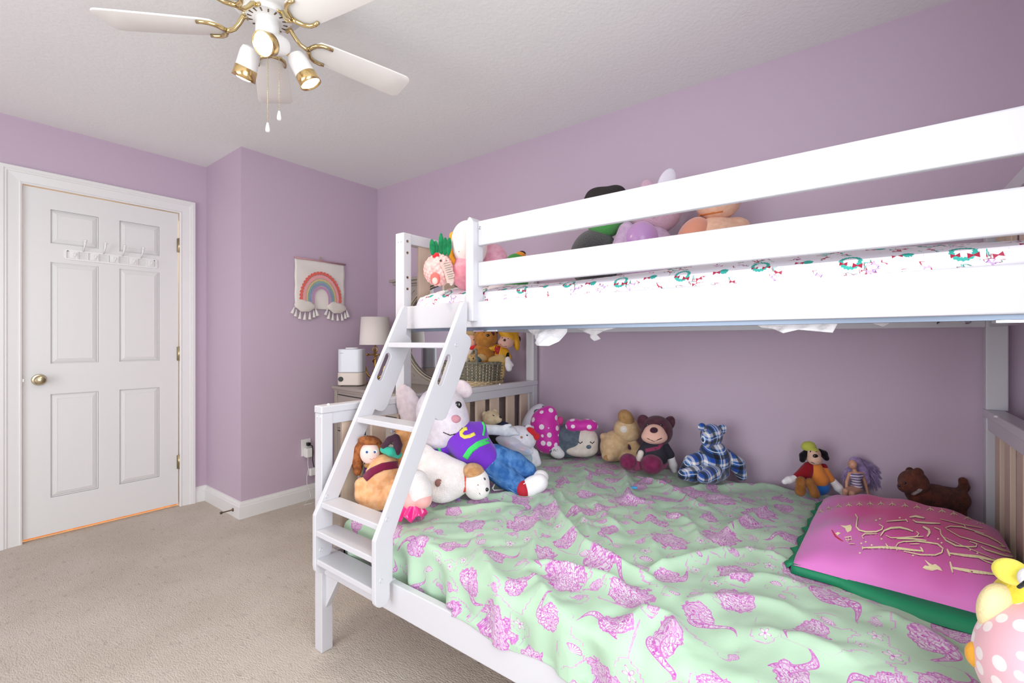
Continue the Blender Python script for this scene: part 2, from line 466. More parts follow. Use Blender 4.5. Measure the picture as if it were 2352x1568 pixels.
def surface_nets(prims, k, res):
    lo, hi = np.full(3, 1e9), np.full(3, -1e9)
    for pr in prims:
        if pr[0] == 'e':
            ext = np.sqrt(((pr[3].T * pr[2])**2).sum(1)); lo = np.minimum(lo, pr[1]-ext); hi = np.maximum(hi, pr[1]+ext)
        else:
            for p, r in ((pr[1], pr[3]), (pr[2], pr[4])): lo = np.minimum(lo, p-r); hi = np.maximum(hi, p+r)
    c = (hi-lo).max()/res
    lo = lo - 2.2*c - k*0.3; hi = hi + 2.2*c + k*0.3
    n = np.ceil((hi-lo)/c).astype(int) + 1
    ax = [lo[i] + c*np.arange(n[i]) for i in range(3)]
    G = np.stack(np.meshgrid(*ax, indexing='ij'), -1).reshape(-1, 3)
    V = sdf_eval(prims, G, k).reshape(n)
    ins = V < 0
    m = n-1
    cnt = np.zeros(m); acc = np.zeros((*m, 3))
    def sub(a, off): return a[off[0]:off[0]+m[0], off[1]:off[1]+m[1], off[2]:off[2]+m[2]]
    for axis in range(3):
        o1, o2 = [i for i in range(3) if i != axis]
        for da in (0, 1):
            for db in (0, 1):
                p = [0, 0, 0]; p[o1] = da; p[o2] = db; q = list(p); q[axis] = 1
                va, vb = sub(V, p), sub(V, q)
                x = (va < 0) != (vb < 0)
                t = np.where(x, va/np.where(x, va-vb, 1), 0)
                pos = np.zeros((*m, 3)); pos[..., 0] = p[0]; pos[..., 1] = p[1]; pos[..., 2] = p[2]
                pos[..., axis] += t
                acc += np.where(x[..., None], pos, 0); cnt += x
    act = cnt > 0
    idx = np.full(m, -1); idx[act] = np.arange(act.sum())
    base = np.stack(np.meshgrid(*[np.arange(v) for v in m], indexing='ij'), -1)
    vert = lo + c*(base[act] + acc[act]/cnt[act][:, None])
    faces = []
    for axis in range(3):
        o1, o2 = [(1, 2), (2, 0), (0, 1)][axis]
        sl0 = [slice(1, m[i]) for i in range(3)]; sl0[axis] = slice(0, m[axis])
        sA = list(sl0); sB = list(sl0); sB[axis] = slice(1, m[axis]+1)
        a = ins[tuple(sA)]; b = ins[tuple(sB)]
        ch = a != b
        ii = np.argwhere(ch)
        if not len(ii): continue
        off = np.array([1, 1, 1]); off[axis] = 0
        ii0 = ii + off
        def cell(d1, d2):
            q = ii0.copy(); q[:, o1] -= d1; q[:, o2] -= d2
            return idx[q[:, 0], q[:, 1], q[:, 2]]
        quad = np.stack([cell(1, 1), cell(0, 1), cell(0, 0), cell(1, 0)], 1)
        fl = b[ch]
        quad[fl] = quad[fl][:, ::-1]
        faces.append(quad)
    f = np.concatenate(faces); f = f[(f >= 0).all(1)]
    return vert, f
class Toy:
    """a soft toy laid out in photo pixels: local x = image right, local y = away from the camera, local z = up"""
    def __init__(s, name, label, bx, by, z=None, t=None, cat='stuffed toy', group=None):
        O = P(bx, by, z=z) if z is not None else P(bx, by, t=t)
        s.t0 = (O.x*FW[0] + O.y*FW[1]); s.O = O; s.s = s.t0/FPX
        s.root = thing(name, label, cat, O, -TH, group)
        s.x0 = (bx-CX)*s.t0/FPX
    def L(s, px, py, d=0.0):
        t = s.t0 + d
        return np.array([(px-CX)*t/FPX - s.x0, d, HCAM + (CY-py)*t/FPX - s.O.z])
    def e(s, px, py, d, rx, rz, ry=None, rot=0.0):
        """ellipsoid; radii in pixels, rot in degrees anticlockwise in the picture"""
        ry = min(rx, rz) if ry is None else ry
        a = math.radians(rot); ca, sa = math.cos(a), math.sin(a)
        R = np.array([[ca, 0, sa], [0, 1, 0], [-sa, 0, ca]])
        return ('e', s.L(px, py, d), np.array([rx, ry, rz])*s.s, R)
    def c(s, *pts):
        """chain of tapered capsules through (px, py, d, radius px)"""
        out = []
        for a, b in zip(pts, pts[1:]): out.append(('c', s.L(*a[:3]), s.L(*b[:3]), a[3]*s.s, b[3]*s.s))
        return out
    def part(s, name, prims, m, k=5.0, res=34, parent=None, label=None):
        fl = []
        for p in prims: fl.extend(p) if isinstance(p, list) else fl.append(p)
        v, f = surface_nets(fl, k*s.s, res)
        me = bpy.data.meshes.new(name); me.from_pydata(v.tolist(), [], f.tolist()); me.update()
        me.polygons.foreach_set('use_smooth', [True]*len(me.polygons)); me.materials.append(m)
        o = bpy.data.objects.new(name, me); link(o, parent or s.root)
        o['prims'] = 0; del o['prims']
        s.last = fl; s.lastk = k*s.s
        if label: o['label'] = label
        return o
    def hit(s, px, py, prims=None, k=None):
        prims = prims or s.last; k = s.lastk if k is None else k
        ds = np.linspace(-0.35, 0.35, 281)
        pts = np.array([s.L(px, py, d) for d in ds])
        w = np.where(sdf_eval(prims, pts, k) < 0)[0]
        return pts[w[0]] if len(w) else s.L(px, py, 0)
    def ball(s, name, px, py, r, m, prims=None, parent=None, flat=0.5, rx=None, rot=0.0, push=0.0):
        """eye, nose or button seated on the front surface"""
        p = s.hit(px, py, prims) + np.array([0, push, 0])
        bm = bmesh.new()
        bmesh.ops.create_uvsphere(bm, u_segments=12, v_segments=8, radius=1.0, matrix=Matrix.Translation(p) @ Matrix.Rotation(-math.radians(rot), 4, 'Y') @ Matrix.Diagonal(((rx or r)*s.s, r*s.s*flat, r*s.s, 1)))
        return obj(name, bm, m, parent or s.root, True)
    def line(s, name, pxs, r, m, prims=None, parent=None, closed=False, n=6, flat=None):
        """stitched line or band hugging the front surface"""
        pts = []
        for a, b in zip(pxs, pxs[1:]):
            for i in range(n): t = i/n; pts.append(s.hit(a[0]+(b[0]-a[0])*t, a[1]+(b[1]-a[1])*t, prims))
        pts.append(s.hit(*pxs[-1], prims))
        return tubeo(name, pts, r*s.s, m, parent or s.root, 6)
    def ribbon(s, name, pxs, w, m, prims=None, parent=None, thick=0.0025, n=8):
        """flat band of width w pixels hugging the front surface"""
        C_, D_ = [], []
        P2 = []
        for a, b in zip(pxs, pxs[1:]):
            for i in range(n): t = i/n; P2.append((a[0]+(b[0]-a[0])*t, a[1]+(b[1]-a[1])*t))
        P2.append(tuple(pxs[-1]))
        bm = bmesh.new(); rows = []
        for i, p in enumerate(P2):
            q0, q1 = P2[max(i-1, 0)], P2[min(i+1, len(P2)-1)]
            dx, dy = q1[0]-q0[0], q1[1]-q0[1]; l = math.hypot(dx, dy) or 1
            nx, ny = -dy/l, dx/l
            rows.append([bm.verts.new(s.hit(p[0]+nx*w*u, p[1]+ny*w*u, prims) - np.array([0, thick, 0])) for u in (-0.5, -0.25, 0, 0.25, 0.5)])
        for A, B in zip(rows, rows[1:]):
            for j in range(4): bm.faces.new((A[j], A[j+1], B[j+1], B[j]))
        bmesh.ops.recalc_face_normals(bm, faces=bm.faces)
        bmesh.ops.solidify(bm, geom=bm.faces[:], thickness=thick)
        return obj(name, bm, m, parent or s.root, True)
m_eye = mat('toy_eye', '#0d0b0c', rough=0.12, coat=0.5)
m_thread = mat('dark_thread', '#2a1d1c', rough=0.8)
def dots_mat(name, base, dot, scale, r):
    m = bpy.data.materials.new(name); m.use_nodes = True; g = NT(m)
    vo = g.n('ShaderNodeTexVoronoi', ins={'Vector': g.obj(), 'Scale': scale, 'Randomness': 0.35})
    f = g.m('SUBTRACT', 1.0, g.step(vo.outputs['Distance'], r-0.02, r+0.02))
    g.color(g.mix(f, (*lin(base), 1), (*lin(dot), 1)))
    g.b.inputs['Roughness'].default_value = 0.55; g.b.inputs['Sheen Weight'].default_value = 0.3
    return m
def seat(root, loc):
    """put a thing's origin at its base without moving its parts"""
    loc = Vector(loc)
    root.location = loc
    for c in root.children: c.matrix_parent_inverse = Matrix.Translation(-loc)
    return root

# ================================================================== bunk bed
m_white = mat('white_bed_lacquer', '#cdcdd1', rough=0.32, spec=0.45, bump=(90, 0.05, 0.002))
m_slat = bpy.data.materials.new('pale_beech_slat'); m_slat.use_nodes = True
g = NT(m_slat); co = g.obj()
mp = g.n('ShaderNodeMapping', ins={'Vector': co, 'Scale': (60.0, 60.0, 3.0)})
nn = g.noise(mp.outputs[0], 1.0, 4, 0.6)
g.color(g.mix(nn, (*lin('#cdb49c'), 1), (*lin('#dccbb8'), 1))); g.b.inputs['Roughness'].default_value = 0.5
m_steel = mat('zinc_steel', '#7b8796', rough=0.35, metal=0.7)

bed = thing('bunk_bed', 'white wooden bunk bed with pale slatted ends, narrow upper berth over wide lower berth', 'bunk bed')
BF, BB_ = 0.920, 2.345        # front and back of the lower bed
UF = 1.303                    # front of the upper bunk posts
FY0, FY1 = 1.597, 1.645       # foot end
HY0, HY1 = -0.395, -0.347     # head end
bolts = []
for nm, (ya, yb) in (('foot', (FY0, FY1)), ('head', (HY0, HY1))):
    box('post', BF, BF+0.046, ya, yb, 0, 0.893, m_white, bed, 0.003)
    box('post', BB_-0.046, BB_, ya, yb, 0, 0.893, m_white, bed, 0.003)
    box('end_cap_rail', BF-0.002, BB_+0.002, ya-0.002, yb+0.002, 0.893, 0.921, m_white, bed, 0.004)
    box('end_rail', BF+0.046, BB_-0.046, ya+0.004, yb-0.004, 0.850, 0.893, m_white, bed, 0.002)
    box('end_rail', BF+0.046, BB_-0.046, ya+0.008, yb-0.008, 0.26, 0.36, m_white, bed, 0.002)
    ym = (ya+yb)/2
    for xs in (1.05, 1.187, 1.325, 1.46, 1.59, 1.715, 1.837, 1.955, 2.099, 2.232):
        box('slat', xs-0.035, xs+0.035, ym-0.007, ym+0.007, 0.34, 0.852, m_slat, bed, 0.002)
    # upper end
    ua, ub = (ya, yb+0.008) if nm == 'foot' else (ya-0.008, yb)
    for xp in (UF, BB_-0.044):
        box('upper_post', xp, xp+0.044, ua, ub, 0.921, 1.642, m_white, bed, 0.003)
    box('upper_end_rail', UF+0.044, BB_-0.044, ua+0.004, ub-0.004, 1.596, 1.642, m_white, bed, 0.003)
    box('upper_end_rail', UF+0.044, BB_-0.044, ua+0.008, ub-0.008, 1.215, 1.31, m_white, bed, 0.003)
    for xs in (1.441, 1.60, 1.76, 1.92, 2.08, 2.22):
        box('slat', xs-0.035, xs+0.035, ym-0.006, ym+0.008, 1.30, 1.600, m_slat, bed, 0.002)
# lower rails
box('side_rail', 0.930, 0.955, HY1, FY0, 0.292, 0.388, m_white, bed, 0.003)
box('side_rail', 2.305, 2.330, HY1, FY0, 0.292, 0.388, m_white, bed, 0.003)
for y in np.linspace(-0.25, 1.5, 9): box('bed_slat', 0.955, 2.305, y-0.04, y+0.04, 0.296, 0.312, m_slat, bed)
obj('corner_brace', prism([(FY0, 0.295), (FY0-0.085, 0.295), (FY0, 0.165)], 'x', 0.936, 0.956, 0.001), m_white, bed)
obj('corner_brace', prism([(HY1, 0.295), (HY1+0.085, 0.295), (HY1, 0.165)], 'x', 0.936, 0.956, 0.001), m_white, bed)
# upper rails
GY = 1.171
RX0, RX1 = 1.312, 1.334
box('upper_side_rail', RX0, RX1, HY1, FY0, 1.217, 1.316, m_white, bed, 0.004)
box('guard_rail', RX0, RX1, HY1, GY, 1.374, 1.466, m_white, bed, 0.005)
box('guard_rail', RX0, RX1, HY1, GY, 1.530, 1.624, m_white, bed, 0.005)
gp = [(GY, 1.240), (GY+0.038, 1.240), (GY+0.038, 1.612), (GY+0.034, 1.620), (GY+0.026, 1.634), (GY+0.019, 1.638), (GY+0.012, 1.634), (GY+0.004, 1.624), (GY, 1.618)]
obj('guard_post', prism(gp, 'x', 1.285, 1.345, 0.003), m_white, bed)
box('upper_side_rail', 2.300, 2.326, HY1, FY0, 1.213, 1.300, m_white, bed, 0.003)
box('support_angle', RX1, RX1+0.030, HY1, FY0-0.02, 1.206, 1.210, m_steel, bed)
box('support_angle', RX1+0.001, RX1+0.004, HY1, FY0-0.02, 1.206, 1.235, m_steel, bed)
for y0 in (-0.335, 1.09): box('rail_bracket', RX1-0.004, RX1+0.035, y0, y0+0.12, 1.200, 1.207, m_chrome, bed, 0.001)
for y in np.linspace(-0.2, 1.5, 8): box('bunk_slat', RX1+0.004, 2.300, y-0.035, y+0.035, 1.252, 1.266, m_slat, bed)
# bolts, screw heads and plugs
def bolt(loc, d, r=0.006, m=m_white, parent=bed, name='bolt'):
    return latheo(name, [(0, 0.0025), (r*0.55, 0.0025), (r*0.6, 0.0012), (r*0.8, 0.0030), (r, 0.0015), (r, -0.001)][::-1], m, parent, 12, mtx=axis_mtx(loc, d))
for px, py in ((1004, 0), ): pass
for py in (554, 580.5, 637, 663):                # dowel holes in the inner face of the upper post
    p = P(935.5, py, y=FY0)
    latheo('dowel_hole', [(0, 0.0008), (0.0045, 0.0008), (0.006, 0.0014), (0.006, -0.002)][::-1], m_nickel, bed, 12, mtx=axis_mtx((1.324, FY0, p.z), (0, -1, 0)))
for dy in (0.016, 0.036): bolt((UF, FY0+dy, 1.604), (-1, 0, 0), 0.005); bolt((BF, FY0+dy-0.004, 0.880), (-1, 0, 0), 0.005)
bolt((RX0, GY-0.012, 1.596), (-1, 0, 0), 0.006, m_chrome)
bolt((2.300, -0.300, 1.236), (-1, 0, 0), 0.011, m_chrome)
bolt((2.300, -0.190, 1.243), (-1, 0, 0), 0.005, m_bronze); bolt((2.300, 0.9, 1.243), (-1, 0, 0), 0.005, m_bronze)
for (xx, yy) in ((0.958, 1.605), (1.99, 1.60), (2.10, -0.35)): latheo('screw_plug', [(0, 0.006), (0.004, 0.005), (0.006, 0.002), (0.006, 0)][::-1], m_wplast, bed, 10, loc=(xx, yy+0.01, 0.921))
seat(bed, (1.63, 0.625, 0))

# ladder
lad = thing('bunk_ladder', 'white sloping bunk ladder with slotted side boards and five treads', 'ladder')
prof = [(0.861, 0.545)] + [(0.861, 0.365)] + arc(0.889, 0.360, 0.028, 180, 360, 8)[1:] + [(0.917, 0.395), (0.928, 0.400), (0.930, 0.538), (0.957, 0.595), (1.112, 0.893),
        (1.128, 0.884), (1.146, 0.880), (1.162, 0.886), (1.174, 0.902), (1.289, 1.134), (1.297, 1.152), (1.298, 1.166), (1.292, 1.178), (1.282, 1.186), (1.270, 1.192),
        (1.273, 1.22), (1.276, 1.25), (1.276, 1.306), (1.268, 1.314), (1.256, 1.312), (1.247, 1.300)]
s0, s1 = Vector((1.176, 1.102)), Vector((1.136, 1.019))
dv = (s0-s1).normalized(); nv = Vector((-dv.y, dv.x)); r_ = 0.0135
slot = []
for k in range(7): a = math.pi*k/6; slot.append(tuple(s0 + (-nv)*math.cos(a)*r_ + dv*math.sin(a)*r_))
for k in range(7): a = math.pi*k/6; slot.append(tuple(s1 + nv*math.cos(a)*r_ - dv*math.sin(a)*r_))
LYs = ((1.190, 1.209), (1.537, 1.556))
for a, b in LYs:
    sr = obj('side_board', prism(prof, 'y', a, b, 0.0025, holes=[slot]), m_white, lad)
    for (bxx, bz) in ((0.882, 0.418), (0.905, 0.602), (1.214, 1.150)): bolt((bxx, a, bz), (0, -1, 0), 0.007, m_white, sr, 'screw_cap')
for z, x0, x1 in ((0.390, 0.866, 0.955), (0.492, 0.864, 0.940), (0.587, 0.884, 0.958), (0.872, 1.030, 1.106), (1.158, 1.174, 1.250)):
    box('tread', x0, x1, 1.2085, 1.5375, z-0.020, z, m_white, lad, 0.003)
seat(lad, (1.0, 1.37, 0.34))

# ------------------------------------------------------------------ printed cloth: every motif carries its own local coordinates
def motif_attr(me, flat, centers):
    """centers: list of (u, v, radius, angle, seed). Stores (u, v, seed) in the motif's own frame at each vertex"""
    n = len(me.vertices)
    out = np.full((n, 3), 9.0, dtype=np.float32)
    best = np.full(n, 1e9)
    for (cu, cv, r, a, sd) in centers:
        d = flat - np.array([cu, cv])
        dist = np.hypot(d[:, 0], d[:, 1]) / r
        k = (dist < 1.7) & (dist < best)
        best[k] = dist[k]
        ca, sa = math.cos(a), math.sin(a)
        out[k, 0] = (d[k, 0]*ca + d[k, 1]*sa) / r
        out[k, 1] = (-d[k, 0]*sa + d[k, 1]*ca) / r
        out[k, 2] = sd
    at = me.attributes.new('motif', 'FLOAT_VECTOR', 'POINT')
    at.data.foreach_set('vector', out.ravel())
def poisson(u0, u1, v0, v1, dmin, n=4000, seed=1, keep=None):
    rg = np.random.default_rng(seed); pts = list(keep or [])
    base = len(pts)
    for _ in range(n):
        p = (rg.uniform(u0, u1), rg.uniform(v0, v1))
        if all((p[0]-q[0])**2 + (p[1]-q[1])**2 > (dmin if len(q) < 3 else (q[2]+dmin/2))**2 for q in pts): pts.append(p)
    return pts[base:]

def toile_material():
    m = bpy.data.materials.new('mint_toile_cotton'); m.use_nodes = True
    g = NT(m)
    at = g.n('ShaderNodeAttribute', attribute_name='motif')
    sp = g.n('ShaderNodeSeparateXYZ', ins={0: at.outputs['Vector']})
    u, v, sd = sp.outputs[0], sp.outputs[1], sp.outputs[2]
    ang = g.m('ARCTAN2', v, u)
    r = g.m('SQRT', g.m('ADD', g.m('MULTIPLY', u, u), g.m('MULTIPLY', v, v)))
    cv = g.n('ShaderNodeCombineXYZ', ins={0: u, 1: v, 2: g.m('MULTIPLY', sd, 7.3)}).outputs[0]
    n1 = g.noise(cv, 1.7, 3, 0.6); n2 = g.noise(cv, 5.0, 3, 0.6)
    # fine engraved lines
    wv = g.n('ShaderNodeTexWave', wave_type='BANDS', bands_direction='DIAGONAL', ins={'Vector': cv, 'Scale': 3.6, 'Distortion': 9.0, 'Detail': 2.0, 'Detail Scale': 1.6}).outputs['Fac']
    cont = g.m('ABSOLUTE', g.m('SUBTRACT', g.m('FRACT', g.m('MULTIPLY', g.noise(cv, 2.6, 2, 0.5), 9.0)), 0.5))
    lines = g.m('MAXIMUM', g.m('MULTIPLY', g.step(wv, 0.60, 0.78), 0.7), g.m('SUBTRACT', 1.0, g.step(cont, 0.08, 0.20)))
    dens = g.step(g.noise(cv, 1.3, 2, 0.5), 0.36, 0.62)
    def sel(lo, hi): return g.m('MULTIPLY', g.m('GREATER_THAN', sd, lo), g.m('LESS_THAN', sd, hi))
    # 0: leafy spray with a curling tail
    rr = g.m('ADD', g.m('MULTIPLY', r, 1.0), g.m('ADD', g.m('MULTIPLY', g.m('SUBTRACT', n1, 0.5), 1.3), g.m('MULTIPLY', g.m('SUBTRACT', n2, 0.5), 0.5)))
    rr = g.m('ADD', rr, g.m('MULTIPLY', g.m('SINE', g.m('MULTIPLY', ang, 9.0)), 0.07))
    u_off = g.m('SUBTRACT', u, 0.30)
    rb = g.m('SQRT', g.m('ADD', g.m('MULTIPLY', g.m('MULTIPLY', u_off, u_off), 2.2), g.m('MULTIPLY', g.m('MULTIPLY', v, v), 3.2)))
    rb = g.m('ADD', g.m('ADD', rb, g.m('MULTIPLY', g.m('SUBTRACT', n1, 0.5), 1.1)), g.m('MULTIPLY', g.m('SUBTRACT', n2, 0.5), 0.5))
    spray = g.m('SUBTRACT', 1.0, g.step(rb, 0.84, 0.90)); spray_o = g.m('MULTIPLY', g.step(rb, 0.74, 0.80), spray)
    tc = g.m('MULTIPLY', g.m('SINE', g.m('MULTIPLY', g.m('ADD', u, g.m('MULTIPLY', sd, 5.0)), 3.4)), 0.36)
    tw = g.m('MULTIPLY', g.m('ADD', u, 1.15), 0.20)
    td = g.m('ABSOLUTE', g.m('SUBTRACT', v, tc))
    tin = g.m('MULTIPLY', g.m('LESS_THAN', td, tw), g.m('MULTIPLY', g.m('LESS_THAN', u, 0.3), g.m('GREATER_THAN', u, -1.12)))
    tol = g.m('MULTIPLY', tin, g.m('GREATER_THAN', td, g.m('SUBTRACT', tw, 0.05)))
    m0 = g.m('MAXIMUM', spray, tin); o0 = g.m('MAXIMUM', spray_o, tol)
    # 1: round bouquet
    b1 = g.m('SUBTRACT', 1.0, g.step(rr, 0.80, 0.88)); bo1 = g.m('MULTIPLY', g.step(rr, 0.68, 0.76), b1)
    # 2: scallop shell with ribs
    rs = g.m('ADD', r, g.m('MULTIPLY', g.m('ABSOLUTE', g.m('SINE', g.m('MULTIPLY', ang, 8.0))), -0.06))
    fan = g.m('MULTIPLY', g.m('LESS_THAN', rs, 0.80), g.m('LESS_THAN', g.m('ABSOLUTE', ang), 1.25))
    ribs = g.step(g.m('SINE', g.m('MULTIPLY', ang, 17.0)), 0.25, 0.7)
    so = g.m('MAXIMUM', g.m('MULTIPLY', g.m('GREATER_THAN', rs, 0.72), fan), g.m('MULTIPLY', fan, g.m('GREATER_THAN', g.m('ABSOLUTE', ang), 1.14)))
    # 3: five petal flower
    pet = g.m('ADD', 0.46, g.m('MULTIPLY', g.m('COSINE', g.m('MULTIPLY', ang, 5.0)), 0.24))
    fl = g.m('LESS_THAN', r, pet); flo = g.m('MULTIPLY', fl, g.m('MAXIMUM', g.m('GREATER_THAN', r, g.m('SUBTRACT', pet, 0.09)), g.m('LESS_THAN', r, 0.14)))
    msk = g.m('MULTIPLY', m0, sel(-0.5, 0.45)); out = g.m('MULTIPLY', o0, sel(-0.5, 0.45))
    for mm, oo, lo, hi in ((b1, bo1, 0.45, 0.72), (fan, g.m('MAXIMUM', so, g.m('MULTIPLY', ribs, fan)), 0.72, 0.88), (fl, flo, 0.88, 1.5)):
        s = sel(lo, hi)
        msk = g.m('MAXIMUM', msk, g.m('MULTIPLY', mm, s)); out = g.m('MAXIMUM', out, g.m('MULTIPLY', oo, s))
    isl = g.m('LESS_THAN', sd, 0.72)
    ink = g.m('MAXIMUM', g.m('MULTIPLY', out, 0.85), g.m('MULTIPLY', g.m('MULTIPLY', lines, msk), g.m('MULTIPLY', isl, 0.95)))
    ink = g.m('MAXIMUM', ink, g.m('MULTIPLY', g.m('MULTIPLY', msk, dens), g.m('MULTIPLY', isl, 0.34)))
    ink = g.m('MULTIPLY', ink, g.m('ADD', 0.55, g.m('MULTIPLY', n2, 0.8)), clamp=True)
    mint = g.mix(g.noise(g.obj(), 3.0, 2), (*lin('#a4c4a6'), 1), (*lin('#b2ceb3'), 1))
    c = g.mix(g.m('MULTIPLY', msk, 0.66), mint, (*lin('#e2cfe1'), 1))
    c = g.mix(ink, c, (*lin('#b348a8'), 1))
    g.color(c)
    g.b.inputs['Roughness'].default_value = 0.75; g.b.inputs['Specular IOR Level'].default_value = 0.25; g.b.inputs['Sheen Weight'].default_value = 0.15
    g.bump(g.noise(g.obj(), 60.0, 4, 0.6), 0.12, 0.004)
    return m

# lower mattress and comforter
matt = tag(box('mattress', 1.03, 2.29, -0.325, 1.47, 0.312, 0.450, mat('white_ticking', '#e4e0dc', rough=0.8), None, 0.03, True), 'white mattress under the mint and pink comforter on the lower berth', 'mattress')

FOLDS = [  # pixel polyline, height (m), half width (m)
    ([(1250, 1125), (1290, 1200), (1345, 1262), (1430, 1305), (1500, 1330), (1535, 1362)], 0.030, 0.022),
    ([(1240, 1130), (1235, 1215), (1210, 1290)], 0.018, 0.022),
    ([(1255, 1120), (1330, 1180), (1360, 1250)], 0.014, 0.018),
    ([(1430, 1075), (1440, 1110), (1445, 1150), (1500, 1165)], 0.026, 0.022),
    ([(1205, 1280), (1300, 1300), (1390, 1330), (1470, 1360)], 0.020, 0.024),
    ([(1470, 1310), (1560, 1295), (1660, 1275), (1720, 1268)], 0.022, 0.016),
    ([(1720, 1268), (1800, 1290), (1870, 1330), (1960, 1360)], 0.014, 0.022),
    ([(1500, 1150), (1490, 1230), (1520, 1300)], 0.013, 0.026),
    ([(1640, 1245), (1720, 1195), (1780, 1165)], 0.018, 0.020),
    ([(1560, 1130), (1640, 1118), (1760, 1112), (1850, 1130)], 0.020, 0.026),
    ([(1450, 1090), (1530, 1120), (1600, 1165), (1640, 1180)], 0.016, 0.024),
    ([(1100, 1235), (1130, 1310), (1160, 1400), (1210, 1470)], 0.020, 0.030),
    ([(960, 1215), (1010, 1300), (1060, 1370), (1120, 1430)], 0.022, 0.034),
    ([(1205, 1290), (1270, 1380), (1340, 1430), (1410, 1470)], 0.022, 0.030),
    ([(1430, 1440), (1480, 1400), (1540, 1420), (1560, 1470)], 0.024, 0.026),
    ([(1080, 1150), (1170, 1140), (1240, 1120)], 0.014, 0.022),
    ([(1000, 1165), (1090, 1165), (1180, 1160)], 0.010, 0.022),
    ([(1560, 1380), (1680, 1370), (1800, 1395), (1900, 1440)], 0.014, 0.030),
    ([(1640, 1330), (1760, 1330), (1860, 1360)], 0.012, 0.024),
    ([(1880, 1230), (1840, 1260), (1800, 1290)], 0.012, 0.024),
    ([(1330, 1060), (1350, 1100), (1330, 1150)], 0.014, 0.024),
    ([(1290, 1070), (1300, 1120), (1280, 1170)], 0.012, 0.020),
    ([(1700, 1440), (1850, 1470), (2000, 1530)], 0.014, 0.035),
    ([(2000, 1400), (2120, 1450), (2240, 1520)], 0.014, 0.030),
    ([(1440, 1500), (1560, 1520), (1640, 1568)], 0.018, 0.035),
    ([(1540, 1180), (1590, 1210), (1610, 1250)], 0.012, 0.020),
    ([(1360, 1150), (1400, 1200), (1440, 1225)], 0.010, 0.018),
]
ZT = 0.520
def vnoise(x, y, sc, seed):
    """smooth value noise in numpy"""
    x = x*sc + seed*17.3; y = y*sc + seed*31.7
    xi = np.floor(x).astype(int); yi = np.floor(y).astype(int); fx = x-xi; fy = y-yi
    h = lambda a, b: np.modf(np.abs(np.sin(a*127.1 + b*311.7 + seed*74.7)*43758.5453))[0]
    sx = fx*fx*(3-2*fx); sy = fy*fy*(3-2*fy)
    return (h(xi, yi)*(1-sx)+h(xi+1, yi)*sx)*(1-sy) + (h(xi, yi+1)*(1-sx)+h(xi+1, yi+1)*sx)*sy - 0.5
def fold_height(x, y):
    h = np.zeros_like(x)
    for pl, hh, w in FOLDS:
        pts = [P(a, b, z=ZT+0.015) for a, b in pl]
        best = np.full_like(x, 1e9); tb = np.zeros_like(x); L = 0.0
        tot = sum((Vector(pts[i+1])-Vector(pts[i])).length for i in range(len(pts)-1))
        for a, b in zip(pts, pts[1:]):
            dx, dy = b.x-a.x, b.y-a.y; ll = dx*dx+dy*dy
            t = np.clip(((x-a.x)*dx+(y-a.y)*dy)/ll, 0, 1)
            d = np.hypot(x-a.x-t*dx, y-a.y-t*dy)
            k = d < best; best = np.where(k, d, best); tb = np.where(k, (L+t*math.sqrt(ll))/tot, tb)
            L += math.sqrt(ll)
        end = np.clip(np.minimum(tb, 1-tb)*5, 0.25, 1)
        h += hh*1.05*end*np.exp(-np.abs(best/w)**1.5) - hh*0.30*end*np.exp(-(best/(w*2.6))**2)
    return h
def bed_h(x, y):
    """height of the comforter's upper face"""
    n = 0.014*vnoise(x, y, 5, 1) + 0.012*vnoise(x*0.7+y*0.7, y*0.7-x*0.7, 11, 2) + 0.005*vnoise(x, y*1.6, 23, 3)
    lift = 0.020*np.clip((x-1.0)/0.5, 0, 1)*np.clip((2.30-x)/0.4, 0, 1)
    foot = np.clip((1.5-y)/0.25, 0, 1)
    press = np.clip((x-1.38)/0.06, 0, 1)*np.clip((2.20-x)/0.06, 0, 1)*np.clip((0.20-y)/0.06, 0, 1)      # flattened under the pillow
    h = ZT + n + lift*foot + fold_height(x, y)*1.45 + 0.007*np.abs(vnoise(x*0.8+y*0.6, (y*0.8-x*0.6)*0.5, 17, 7))*2
    return h*(1-press) + np.minimum(h, 0.528)*press
